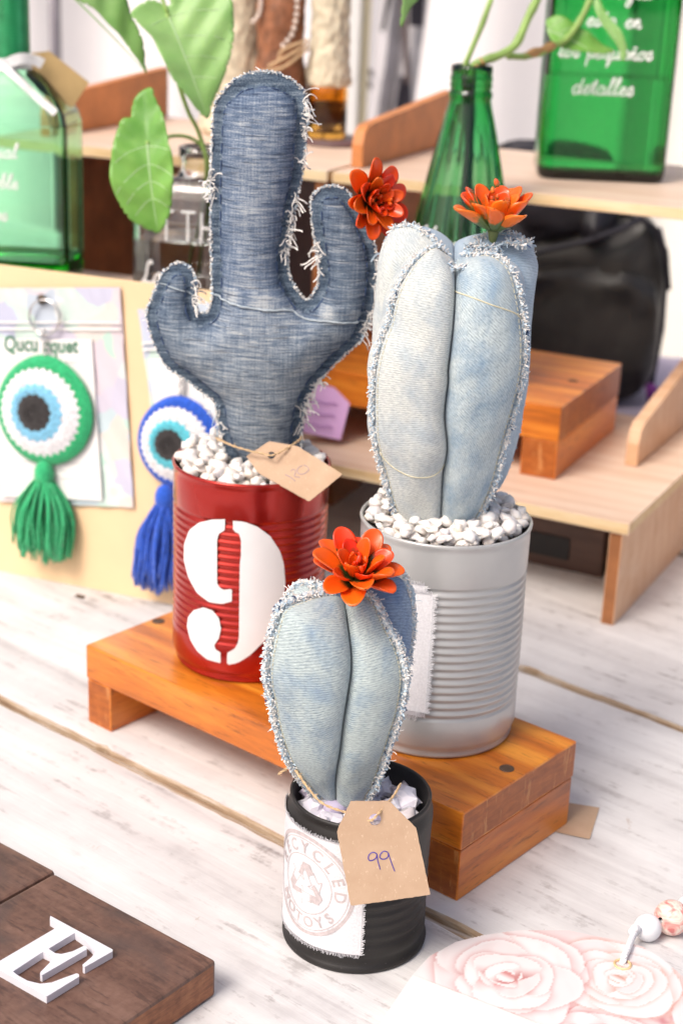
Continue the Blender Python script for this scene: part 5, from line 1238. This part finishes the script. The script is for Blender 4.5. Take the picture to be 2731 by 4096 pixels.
def shelf_unit(label, s0, s1, legs, rails, mats_leg):
    o = sxy(s0, 1.2867, UY); t = thing("raised_shelf", label, "shelf", (o[0], o[1], 0), UY, "tall plywood shelves"); w = s1 - s0
    part_box("shelf_board", 'ply', t, (w / 2, .130, .305), (w, .260, .0098), .0007, mats=['ply', 'ply_edge'], face_mat={0: 1, 1: 1, 2: 1, 3: 1})
    for x, m_ in zip(legs, mats_leg): part_box("side_panel", m_, t, (x, .130, .1498), (.0105, .255, .2998), .0007)
    for x in rails: rail_prism(t, "side_rail", 'rail', x - .0055, x + .0055, .034, .260, .3102, .036, .052)
    return t
shelf_unit("tall plywood shelf in the back right, holding the deep green square bottle", -.573, .03, (.0065, .597), (.008,), ('brown_panel', 'pine'))
shelf_unit("tall plywood shelf in the back left with rust brown side boards", -.930, -.578, (.085, .345), (.038,), ('brown_panel', 'brown_panel'))

# purple card, dark box, bag
P = [(-.0283, 1.3375, .1372), (.0053, 1.3330, .1332), (-.0036, 1.3150, .0940), (-.0368, 1.3195, .0980)]
b = MB(); n = Vector((0.05, .0012, 0)); b.add(P + [(x + .0001, y + .0012, z) for x, y, z in P], [(0, 1, 2, 3), (7, 6, 5, 4), (0, 4, 5, 1), (1, 5, 6, 2), (2, 6, 7, 3), (3, 7, 4, 0)])
pc = thing("lilac_card", "lilac paper card leaning on the orange stand behind the red can", "card", P[3]); b.build("card", 'purple', pc, fixn=True)
b = MB()
for k in range(3):
    z = .124 - .009 * k; y = 1.3285 - .0045 * k
    b.tube([(-.028 + .004 * i - .0015 * k, y - .0012, z - .0004 * i + .0008 * math.sin(i * 2)) for i in range(6)], .0005, 4)
b.build("handwriting", 'purple_ink', pc)
o_ = sxy(-.43, 1.215); db = thing("dark_box", "dark brown wooden box pushed under the low plywood shelf", "wooden box", (o_[0], o_[1], 0), SY_)
part_box("case", 'dark_box', db, (0, .06, .0215), (.13, .11, .043), .002); part_box("lid", 'dark_box', db, (0, .06, .0505), (.136, .116, .014), .003); part_box("inlay", 'black_in', db, (0, .0045, .020), (.07, .002, .020), .0004)

bag = thing("black_bag", "black leather bag with a flap and zip standing behind the low shelf", "bag", (.248, 1.80, 0), .10)
def pillow(c_, d_, e=4.0, nu=36, nv=18, taper=0, name="body", mat='leather', wr=.003, seed=0):
    b = MB(); G = []
    for j in range(nv + 1):
        ph = -PI / 2 + PI * j / nv; row = []
        for i in range(nu):
            th = 2 * PI * i / nu; f = lambda v, p: math.copysign(abs(v) ** p, v); x = f(math.cos(ph), 2 / e) * f(math.cos(th), 2 / e); y = f(math.cos(ph), 2 / e) * f(math.sin(th), 2 / e); z = f(math.sin(ph), 2 / e)
            k = 1 - taper * (z + 1) / 2; w = wr * mnoise.noise(Vector((x * 2.2 + seed, y * 2, z * 3)))
            row.append((x * d_[0] / 2 * k + w, y * d_[1] / 2 + w * 2, z * d_[2] / 2))
        G.append(row)
    b.grid(G, closed_u=True); o = b.build(name, mat, bag, world=False, smooth=True); o.location = c_; return o
pillow((.002, .020, .112), (.222, .105, .226), 4.2, taper=.03, wr=.014); pillow((.004, -.026, .088), (.196, .050, .160), 3.6, name="front_pocket", taper=.03, wr=.012, seed=3)
pillow((-.030, .016, .238), (.166, .094, .120), 3.4, name="top_section", mat='leather2', wr=.016, seed=7, taper=.12)
b = MB(); b.tube([(-.10, -.040, .176), (-.05, -.046, .184), (0, -.046, .196), (.045, -.042, .212), (.066, -.034, .222), (.085, -.03, .210), (.100, -.026, .185), (.110, -.02, .14)], .0036, 8); b.build("piping", 'leather2', bag, world=False, smooth=True)
b = MB(); b.tube([(.095, .0, .205), (.108, 0, .17), (.110, -.005, .09), (.106, 0, .02)], .006, 8); b.build("strap", 'cloth_black', bag, world=False, smooth=True)
b = MB(); b.tube([(-.035, -.052, .262), (-.033, -.058, .252), (-.034, -.06, .238)], .0024, 8); b.build("zip_pull", 'steel', bag, world=False, smooth=True)
b = MB()
G = [[(.20 + .30 * i / 14, 1.66 + .36 * j / 10, .004 + .006 * abs(mnoise.noise(Vector((i * .5, j * .5, 2))))) for i in range(15)] for j in range(11)]
b.grid(G); G2 = [[(x, y, .001) for x, y, z in r_] for r_ in G]; b.grid(G2, flip=True)
solid("cloth", "lilac grey cloth spread on the table under the black bag", "cloth", b, 'lilac_cloth', (.32, 1.75, .001), smooth=True)
b = MB()
for k in range(5):
    a = k * 1.25; b.tube([(.352 + .004 * k, 1.72, .010), (.356 + .012 * math.cos(a), 1.72 + .012 * math.sin(a), .030), (.358 + .026 * math.cos(a), 1.72 + .02 * math.sin(a), .036 + .004 * k)], [.006, .012, .004], 8)
solid("violet_pouch", "crumpled violet pouch lying beside the black bag", "pouch", b, 'violet', (.352, 1.72, .008), smooth=True)
tb = thing("shade_box", "grey brown box added for the shaded background under the tall shelf, behind the dark cactus", "shade box", (-.085, 1.84, 0), -.3)  # added dark box: its taupe colour stands for the shade under the shelf
part_box("body", 'taupe', tb, (0, 0, .130), (.30, .14, .26), .01); part_box("rim", 'taupe', tb, (0, 0, .262), (.312, .152, .014), .004)

# ================================================================== bottles
def rrect(w, d, r, n=6):
    P = []
    for cx_, cy_, a0 in ((w / 2 - r, d / 2 - r, 0), (-w / 2 + r, d / 2 - r, PI / 2), (-w / 2 + r, -d / 2 + r, PI), (w / 2 - r, -d / 2 + r, 1.5 * PI)):
        for k in range(n + 1): a = a0 + PI / 2 * k / n; P.append((cx_ + r * math.cos(a), cy_ + r * math.sin(a)))
    return P
def square_bottle(name, label, loc, yaw, w, d, hb, neck_r, neck_h, mat, cat="glass bottle", th=.004, base=.014, corner=.012, group=None, sh=.03):
    t = thing(name, label, cat, loc, yaw, group)
    lv = [(w - .008, d - .008, corner - .003, 0), (w - .002, d - .002, corner, .0025), (w, d, corner, .008), (w, d, corner, hb - .012), (w - .004, d - .004, corner, hb - .004)]
    for k in range(1, 6):
        f = k / 5; q = 1 - (1 - f) ** 2 if False else f; ww = (w - .006) * (1 - q) + neck_r * 2.3 * q; dd_ = (d - .006) * (1 - q) + neck_r * 2.3 * q; lv.append((ww, dd_, min(ww, dd_) / 2 - .0005 if f > .9 else corner + (min(ww, dd_) / 2 - corner) * f ** 2 * .95, hb + sh * math.sin(f * PI / 2) * .9))
    zt = hb + sh
    for z in (zt + .004, zt + neck_h * .5, zt + neck_h - .01, zt + neck_h - .008, zt + neck_h): r_ = neck_r + (.0012 if z > zt + neck_h - .0085 else 0); lv.append((2 * r_, 2 * r_, r_ - .0002, z))
    inner = [(max(2 * neck_r - 2 * th, ww - 2 * th), max(2 * neck_r - 2 * th, dd_ - 2 * th), max(.002, cr - th), z) for ww, dd_, cr, z in lv[::-1] if z > base]
    inner.append((w - 2 * th, d - 2 * th, corner - th, base + .004)); inner.append((w - 2 * th - .01, d - 2 * th - .01, corner - th, base + .0005))
    G = [[(x, y, z) for x, y in rrect(ww, dd_, min(cr, min(ww, dd_) / 2 - .0001))] for ww, dd_, cr, z in lv + inner]
    b = MB(); n = len(G[0]); b.grid(G, closed_u=True); m = len(G) * n
    b.f.append(tuple(range(n - 1, -1, -1))); b.f.append(tuple(m - n + k for k in range(n))); b.mi += [0, 0]
    b.build("body", mat, t, world=False, smooth=True, fixn=True, flat_over=1.2e-4); return t
ux = lambda s, t_: sxy(s, t_, UY)
SB = (.2160, 1.449, .3100)
sb = square_bottle("square_bottle", "deep green square glass bottle with white script on the tall shelf", SB, -.02, .112, .066, .215, .016, .06, 'glass_green2', corner=.012, base=.007, th=.0045, group="square glass bottles")
b = MB(); fy = -.066 / 2 - .0004; f3 = lambda x, y: (x, fy, y)
b = MB(); script(b, "La magia", -.036, .154, .0070, f3, .00085); b.build("lettering", 'white_ink', sb, world=False)
b = MB(); script(b, "esta en", -.026, .130, .0070, f3, .00085); b.build("lettering", 'white_ink', sb, world=False)
b = MB(); script(b, "los pequeños", -.047, .104, .0070, f3, .00085); b.build("lettering", 'white_ink', sb, world=False)
b = MB(); script(b, "detalles", -.033, .074, .0072, f3, .00085); b.build("lettering", 'white_ink', sb, world=False)

G = [[(x, y, z) for x, y in rrect(.1034, .0574, .0079)] for z in (.0109, .088)]; b = MB(); n = len(G[0]); b.grid(G, closed_u=True); b.f += [tuple(range(n - 1, -1, -1)), tuple(n + k for k in range(n))]; b.mi += [0, 0]; b.build("water", 'water', sb, world=False, smooth=True, fixn=True, flat_over=1e-4)
LB = (-.2900, 1.362, .2132)
lbt = square_bottle("square_bottle", "pale green square glass bottle with wrapped neck and white ribbon, at the left edge", LB, -.06, .106, .074, .146, .0135, .085, 'glass_light', corner=.011, base=.018, th=.0045, sh=.036, group="square glass bottles")
b = MB(); fy = -.074 / 2 - .0004; f3 = lambda x, y: (x, fy, y)
b = MB(); script(b, "especial", -.030, .108, .0060, f3, .0008); b.build("lettering", 'white_ink', lbt, world=False)
b = MB(); script(b, "noble", -.014, .083, .0060, f3, .0008); b.build("lettering", 'white_ink', lbt, world=False)
b = MB(); script(b, "amigos", -.034, .056, .0060, f3, .0008); b.build("lettering", 'white_ink', lbt, world=False)
b = MB(); nr = .0155
for k in range(30): z = .186 + .0028 * k; b.tube([(nr * math.cos(a), nr * math.sin(a), z + .0003 * math.sin(3 * a + k)) for a in np.linspace(0, 2 * PI, 25)[:-1]], .0015, 5, closed=True)
b.build("neck_wrapping", 'wrap', lbt, world=False, smooth=True)
rb_ = thing("ribbon", "white ribbon tied round the neck of the pale green bottle", "ribbon", (LB[0], LB[1], LB[2] + .185))
def band(pts, w, parent, mat='ribbon', name="strip", nrm=(0, -1, 0)):
    C = cat_rom(pts, 30); T = np.gradient(C, axis=0); T /= np.linalg.norm(T, axis=1)[:, None]; S = np.cross(T, nrm); S /= np.linalg.norm(S, axis=1)[:, None]; N_ = np.array(nrm) * .0005
    G = [[C[i] - S[i] * w / 2 - N_, C[i] - N_ * 1.6, C[i] + S[i] * w / 2 - N_, C[i] + S[i] * w / 2 + N_, C[i] + N_ * .5, C[i] - S[i] * w / 2 + N_] for i in range(len(C))]
    b = MB(); b.grid(G, closed_u=True); return b.build(name, mat, parent, smooth=False)
X0, Y0, Z0 = LB[0], LB[1], LB[2]
band([(X0 - .022, Y0 - .010, Z0 + .181), (X0 - .005, Y0 - .022, Z0 + .179), (X0 + .012, Y0 - .023, Z0 + .186), (X0 + .024, Y0 - .018, Z0 + .185), (X0 + .030, Y0 - .016, Z0 + .182)], .0085, rb_)
band([(X0 - .002, Y0 - .026, Z0 + .181), (X0 + .014, Y0 - .034, Z0 + .170), (X0 + .028, Y0 - .036, Z0 + .158), (X0 + .044, Y0 - .039, Z0 + .146)], .0062, rb_)
for y_, s_ in ((-.024, 1), (.024, -1)): band([(X0 - .020, Y0 + y_ * .4, Z0 + .180), (X0, Y0 + y_, Z0 + .181), (X0 + .020, Y0 + y_ * .4, Z0 + .182)], .010, rb_)
gt = thing("gold_tag", "ochre card tag tied at the neck of the pale green bottle", "gift tag", (X0 + .045, Y0 - .02, Z0 + .16))
q = [(.014, .170), (.020, .190), (.034, .192), (.066, .168), (.052, .147), (.026, .158)]
b = MB(); bm = flat_fill([q]); bm_map(b, bm, lambda x, y, z: (X0 + x, Y0 - .012 + x * .1, Z0 + y)); m = len(b.v); fs = list(b.f); b.add([(x, y + .0012, z) for x, y, z in b.v], [f[::-1] for f in fs]); nq = len(q)
for i in range(nq): b.f.append((i, (i + 1) % nq, (i + 1) % nq + m, i + m)); b.mi.append(0)
b.build("card", 'gold_tag', gt, fixn=True)

JB = (-.126, 1.325, .2132)
jar = square_bottle("glass_jar", "clear square glass jar holding the broad leaved cutting", JB, -.15, .104, .076, .078, .0185, .022, 'glass_clear', "glass jar", th=.0035, base=.010, corner=.014, sh=.024)
b = MB(); fy = -.076 / 2 - .0004; f3 = lambda x, y: (x, fy, y)
for x0, g_ in ((-.026, [[(0, 1), (.9, 1)], [(.45, 1), (.45, 0)]]), (-.008, [[(0, 1), (.9, 1)], [(.45, 1), (.45, 0)]]), (.009, [[(0, 0), (0, 1)], [(.8, 0), (.8, 1)], [(0, .5), (.8, .5)]])):
    b = MB()
    for s_ in g_: b.tube([f3(x0 + p[0] * .013, .052 + p[1] * .024) for p in s_], .0011, 5)
    b.build("letter", 'white_ink', jar, world=False)
b = MB(); script(b, "Lo m", -.042, .016, .0088, f3, .0010); b.build("lettering", 'white_ink', jar, world=False)
G = [[(x, y, z) for x, y in rrect(.0974, .0694, .0107)] for z in (.0135, .050)]; b = MB(); n = len(G[0]); b.grid(G, closed_u=True); b.f += [tuple(range(n - 1, -1, -1)), tuple(n + k for k in range(n))]; b.mi += [0, 0]; b.build("water", 'water', jar, world=False, fixn=True)

CB = (.0885, 1.312, .1512)
cone = thing("cone_bottle", "green conical glass bottle with a white script word, holding the vine", "glass bottle", CB)
H = .412 - .1512
pr = [(.0005, .004), (.026, .003), (.038, 0), (.0430, .002), (.0450, .008), (.0452, .030), (.0448, .085), (.0425, .118), (.0370, .148), (.0300, .180), (.0235, .207), (.0190, .224), (.0172, .231), (.0166, .2345), (.0176, .2360), (.0178, .2395), (.0164, .2405), (.0160, .2430), (.0170, .2440), (.0170, .2460), (.0160, .2475), (.0170, .249), (.0170, .2515), (.0160, .253), (.0167, .2565), (.0164, .2600), (.0152, H), (.0132, H - .0005), (.0126, H - .006), (.0128, .234), (.0160, .221), (.0203, .206), (.0268, .180), (.0338, .148), (.0393, .118), (.0416, .085), (.0420, .030), (.0412, .012), (.032, .008), (.0005, .010)]
b = MB(); n = 96; b.lathe(pr, CB, n)
vs = []
for k, (x, y, z) in enumerate(b.v):                                # shallow flutes down the cone
    z_ = z - CB[2]; dx, dy = x - CB[0], y - CB[1]; r_ = math.hypot(dx, dy); a = math.atan2(dy, dx)
    amp = .0018 * max(0, min(1, (z_ - .03) / .02)) * max(0, min(1, (.212 - z_) / .02)) if k < 26 * n else 0
    f = 1 - amp * abs(math.cos(a * 9)) / max(r_, .004); vs.append((CB[0] + dx * f, CB[1] + dy * f, z))
b.v = vs; b.build("body", 'glass_green', cone, smooth=True, fixn=True)
def on_cone(x, y):
    r_ = np.interp(y, [.085, .118, .148, .180], [.0448, .0425, .0370, .0300]) + .0004; a = x / .0400; return (CB[0] + r_ * math.sin(a), CB[1] - r_ * math.cos(a), CB[2] + y)
b = MB(); b = MB(); script(b, "Vive", -.040, .116, .0095, on_cone, .0011); b.build("lettering", 'white_ink', cone)

# ================================================================== plants
def leaf(parent, P, tip, mat='leaf', bend=.004, veins=True, nv=4, front=(0, -1, 0)):
    P = np.array(P, float); c_ = P.mean(0); U_, S_, Vt = np.linalg.svd(P - c_); nn = Vt[2]
    if nn @ np.array(front) < 0: nn = -nn
    base = P[0]; tp = P[tip]; u = tp - base; L = np.linalg.norm(u); u /= L; v = np.cross(nn, u)
    q = [((p - base) @ u, (p - base) @ v) for p in P]; Q = cat_rom(q, 130, True)
    hm = lambda X, Y: bend * (np.cos((X / L - .45) * 2.6) - .6) + np.abs(Y) * .26 - .0012 * np.sin(X * 260 + np.abs(Y) * 190) * np.clip(np.abs(Y) / .01, 0, 1)
    X, Y, Dd, Hh, F = sheet(Q, .0022, lambda X, Y, D_, I, h: [hm(X, Y)])
    h_ = Hh[0]; T3 = lambda X, Y, H_: base + np.outer(X, u) + np.outer(Y, v) + np.outer(H_, nn)
    A_, B_ = T3(X, Y, h_ + .00025), T3(X, Y, h_ - .00025); n = len(X)
    b = MB(); b.add(A_, F.tolist()); b.add(B_, F[:, ::-1].tolist())
    for a, d in boundary_edges(F.tolist()): b.f.append((int(d), int(a), int(a) + n, int(d) + n)); b.mi.append(0)
    o = b.build("leaf", mat, parent, smooth=True, fixn=True)
    if veins:
        vb = MB(); w = max(abs(Q[:, 1])); xs = np.linspace(0, L * .93, 16)
        vb.tube(T3(xs, xs * 0, hm(xs, xs * 0) + .0003), list(np.linspace(.0009, .0003, 16)), 5)
        poly = Q
        for k in range(nv):
            for sg in (-1, 1):
                x0 = L * (.04 + .19 * k); pts = []
                for i in range(8):
                    f = i / 7; x = x0 + f * f * L * .20 + f * L * .10 - (.10 * L * f if k == 0 else 0); y = sg * w * 1.0 * f * (1 - .10 * k)
                    if inside(poly, np.array([x]), np.array([y]))[0]: pts.append((x, y))
                    else: break
                if len(pts) > 3:
                    p_ = np.array(pts); vb.tube(T3(p_[:, 0], p_[:, 1], hm(p_[:, 0], p_[:, 1]) + .0002), .00035, 4)
        vb.build("veins", 'vein', o, smooth=True)
    return o
pa = thing("leafy_cutting", "broad heart leaved green cutting growing out of the clear jar", "plant", (JB[0], JB[1], JB[2] + .02))
leaf(pa, D['leafA'], 11, 'leaf_light', .007); leaf(pa, D['leafB'], 16, 'leaf', .006); leaf(pa, D['leafC'], 6, 'leaf_light', .004, nv=2)
S = D['stemsA']
for P_, r_ in ((S[0] + [(JB[0] + .006, JB[1] - .005, JB[2] + .085), (JB[0], JB[1], JB[2] + .02)], .0017), (S[1] + [(JB[0] + .002, JB[1] - .006, JB[2] + .085), (JB[0] - .01, JB[1], JB[2] + .02)], .0015)):
    b = MB(); C = cat_rom(P_, 40); b.tube(C, r_, 7); b.build("stem", 'vine', pa, smooth=True)
b = MB(); b.tube(cat_rom([S[2][0], (-.17, 1.225, .50), S[0][0]], 30), .0014, 7); b.build("stem", 'vine', pa, smooth=True)
pb = thing("vine_cutting", "green vine with brown nodes growing out of the conical bottle", "plant", (CB[0], CB[1], CB[2] + .03))
S = D['stemsB']; low_ = [(CB[0] + .002, CB[1], CB[2] + .16), (CB[0] - .004, CB[1], CB[2] + .05)]
for P_, r_ in ((S[0] + low_, .0021), (S[1] + low_[:1], .0032), (S[2], .0026)):
    b = MB(); C = cat_rom(P_, 60); b.tube(C, [r_ * (1 + .18 * math.sin(i * .35) ** 8) for i in range(len(C))], 8); b.build("stem", 'vine', pb, smooth=True)
for p_, q_ in ((S[2][3], S[2][5]), (S[1][4], S[1][5])):
    b = MB(); C = cat_rom([p_, q_], 12); b.tube(C, [.0033 + .0008 * math.sin(i * 1.1) for i in range(12)], 8); b.build("node_sheath", 'vine_brown', pb, smooth=True)
leaf(pb, D['leafD'], 3, 'leaf_light', .002, False); leaf(pb, D['leafE'], 7, 'leaf', .003, nv=2); leaf(pb, D['leafF'], 4, 'leaf_light', .003, False)

# ================================================================== things on the left tall shelf
def pos_up(s, t_): q = sxy(s, t_, UY); return (q[0], q[1], .3100)
co = (-.0235, 1.600, .3100)
b = MB(); b.lathe([(.0005, 0), (.032, 0), (.0335, .002), (.032, .005), (.0005, .005)], co, 40); solid("coaster", "dark round coaster under the lace topped bottle", "coaster", b, 'coaster', co, smooth=True)
ab = (-.0310, 1.605, .3152); at_ = thing("amber_bottle", "amber glass bottle with a beige lace covered neck on the dark coaster", "bottle", ab)
b = MB(); b.lathe([(.0005, .002), (.018, 0), (.0195, .003), (.0195, .045), (.018, .054), (.013, .062), (.010, .075), (.010, .150), (.0075, .150), (.0075, .075), (.011, .060), (.0165, .050), (.017, .006), (.0005, .006)], ab, 48); b.build("body", 'glass_amber', at_, smooth=True, fixn=True)
b = MB(); b.lathe([(.0005, .0065), (.0165, .0065), (.0165, .034), (.0005, .036)], ab, 32); b.build("contents", 'amber_fill', at_, smooth=False, fixn=True)
def lacy(parent, c_, prof, name="lace_cover", seed=1, mat='burlap'):
    b = MB(); b.lathe(cat_rom(prof, 60), c_, 90); R = random.Random(seed); v2 = []
    for x, y, z in b.v:
        dx, dy = x - c_[0], y - c_[1]; n = mnoise.noise(Vector((dx * 190, dy * 190, z * 150 + seed))) * .0022; r_ = math.hypot(dx, dy) + 1e-6; v2.append((x + dx / r_ * n, y + dy / r_ * n, z))
    b.v = v2; return b.build(name, mat, parent, smooth=True)
lacy(at_, ab, [(.0205, .050), (.022, .056), (.020, .075), (.0185, .11), (.0195, .150), (.021, .20)])
vb_ = (-.079, 1.610, .3102); vt = thing("bark_vase", "brown bark covered vase with strings of pearls, behind the dark cactus", "vase", vb_)
lacy(vt, vb_, [(.001, 0), (.026, .001), (.028, .01), (.027, .05), (.022, .085), (.0235, .115), (.0215, .150), (.017, .175), (.015, .20), (.0165, .22)], "body", 4, 'vase_brown')
def pearls(parent, pts, r_, n):
    C = resample(cat_rom(pts, 200), n)
    for p in C:
        o = bpy.data.objects.new("pearl", PEARL); COL.objects.link(o); o.parent = parent; o.location = Vector(p) - parent.location; o.scale = (r_, r_, r_)
bm = bmesh.new(); bmesh.ops.create_icosphere(bm, subdivisions=2, radius=1); PEARL = bpy.data.meshes.new("pearl"); bm.to_mesh(PEARL); bm.free(); PEARL.materials.append(MT['pearl']); PEARL.polygons.foreach_set("use_smooth", [True] * len(PEARL.polygons))
vx, vy, vz = vb_
pearls(vt, [(vx + .004, vy - .020, vz + .19), (vx + .013, vy - .022, vz + .155), (vx + .016, vy - .023, vz + .13), (vx + .013, vy - .024, vz + .105), (vx + .004, vy - .026, vz + .092)], .0026, 17)
pearls(vt, [(vx - .024, vy - .012, vz + .145), (vx - .019, vy - .018, vz + .135), (vx - .020, vy - .019, vz + .120), (vx - .026, vy - .014, vz + .112)], .0024, 9)
b = MB()
for k in range(3): b.tube(cat_rom([(vx - .02 + .01 * k, vy - .026, vz + .066 + .006 * k), (vx + .004, vy - .030, vz + .072 + .008 * k), (vx + .028, vy - .022, vz + .090 + .004 * k)], 20), .0015, 6)
b.build("twine_bow", 'twine', vt, smooth=True)
lv = (-.128, 1.648, .3102); lt = thing("lace_vase", "cream lace covered vase at the back of the left tall shelf", "vase", lv)
lacy(lt, lv, [(.001, 0), (.030, .001), (.032, .02), (.031, .08), (.029, .14), (.031, .20), (.033, .24)], "body", 9)

# ================================================================== background
pt_ = thing("stall_post", "white square post of the market stall behind the shelves", "post", (-.032, 2.62, -.75))
part_box("post", 'post', pt_, (0, 0, 1.25), (.058, .05, 2.5), .004); part_box("trim", 'post_cream', pt_, (.037, .012, 1.25), (.015, .03, 2.5), .003)
ch = thing("folding_chair", "grey tubular folding chair behind the stall", "chair", (.02, 3.05, -.75))
for P_ in ([(-.16, 3.05, .262), (-.0309, 3.05, .2705), (.0056, 3.05, .2681), (.0329, 3.05, .2536), (.0523, 3.05, .223), (.0665, 3.05, .184), (.086, 3.05, .1247), (.1057, 3.05, .0646), (.30, 3.05, -.75)], [(-.16, 3.06, .241), (-.0302, 3.06, .2501), (.0023, 3.06, .2499), (.0232, 3.06, .2366), (.0369, 3.06, .2055), (.0471, 3.06, .1661), (.0575, 3.06, .1222), (.0689, 3.06, .0616), (.24, 3.06, -.75)]):
    b = MB(); b.tube(cat_rom(P_, 80), .0060, 8); b.build("back_frame", 'chair_metal', ch, smooth=True)
for x in (-.16, -.10):
    b = MB(); b.tube([(x, 2.85, -.75), (x, 3.05, .25)], .007, 8); b.build("leg", 'chair_metal', ch, smooth=True)
part_box("seat", 'chair_metal', ch, (.02, -.05, .42), (.36, .30, .02), .004)
cr_ = thing("clothes_rail", "grey metal clothes rail above the folding chair", "clothes rail", (.1, 2.97, -.75))
for P_ in ([(-.55, 2.97, .80), (.75, 2.97, .80)], [(-.55, 2.97, -.75), (-.55, 2.97, .80)], [(.75, 2.97, -.75), (.75, 2.97, .80)]):
    b = MB(); b.tube(P_, .010, 8); b.build("tube", 'chair_metal', cr_, smooth=True)
def drape(name, label, cat, P0, P1, P2, P3, mat, seed, amp=.015, base=None):
    """hanging cloth between four corners, folded"""
    b = MB(); n, m = 30, 24; A_, B_, C_, D_ = map(np.array, (P0, P1, P2, P3)); G = []
    for j in range(m + 1):
        v = j / m; row = []
        for i in range(n + 1):
            u = i / n; p = (A_ * (1 - u) + B_ * u) * (1 - v) + (D_ * (1 - u) + C_ * u) * v
            row.append(p + np.array([0, amp * math.sin(u * 11 + seed + v * 2) + amp * .8 * mnoise.noise(Vector((u * 4, v * 3, seed))), 0]))
        G.append(row)
    b.grid(G); b.grid([[p + np.array([0, .003, 0]) for p in r_] for r_ in G], flip=True)
    return solid(name, label, cat, b, mat, base or P3, smooth=True)
drape("grey_cloth", "pale grey garment hanging behind the folding chair", "garment", (.060, 3.0, .79), (.150, 3.0, .79), (.0985, 3.0, .18), (.018, 3.0, .18), 'chair_cloth', 1, .02)
drape("black_strap", "black strap hanging down the left side of the pale grey garment", "strap", (.092, 2.96, .79), (.112, 2.96, .79), (.0398, 2.96, .3438), (.0318, 2.96, .342), 'cloth_black', 3, .003)
drape("black_cloth", "short black garment hanging at the right of the pale grey garment", "garment", (.074, 2.93, .79), (.112, 2.93, .79), (.1060, 2.93, .3540), (.0820, 2.93, .3555), 'cloth_black', 4, .005)
drape("belt", "narrow grey brown belt hanging down over the pale grey garment", "belt", (.020, 2.94, .79), (.032, 2.94, .79), (.0912, 2.94, .2570), (.0802, 2.94, .2565), 'taupe', 6, .003)
drape("dark_coat", "black hem of a garment hanging below the grey brown belt", "garment", (.070, 2.95, .268), (.0890, 2.95, .268), (.0985, 2.95, .18), (.0620, 2.95, .18), 'cloth_black', 8, .004)
# tent
def wall_sheet(name, label, x0, x1, y, z0, z1, mat, amp, k, seed):
    b = MB(); n, m = 160, 12; G = []
    for j in range(m + 1):
        G.append([(x0 + (x1 - x0) * i / n, y + amp * math.sin(i * k + seed) + amp * .8 * mnoise.noise(Vector((i * .09, j * .25, seed))), z0 + (z1 - z0) * j / m) for i in range(n + 1)])
    b.grid(G); b.grid([[(x, y_ + .01, z) for x, y_, z in r_] for r_ in G], flip=True)
    return solid(name, label, "tent wall", b, mat, ((x0 + x1) / 2, y, z0), smooth=True)
wall_sheet("tent_wall", "large pinkish white canvas wall closing the back of the stall", -3.6, .62, 3.9, -.75, 1.9, 'tent', .03, .45, 1)
wall_sheet("tent_wall", "cream canvas wall panel at the right behind the shelves", .64, 3.8, 3.95, -.75, 1.9, 'tent_cream', .03, .5, 5)
b = MB(); b.box((0, 0, -.76), (60, 60, .02)); solid("ground", None, None, b, 'ground', (0, 0, -.75), kind="structure")
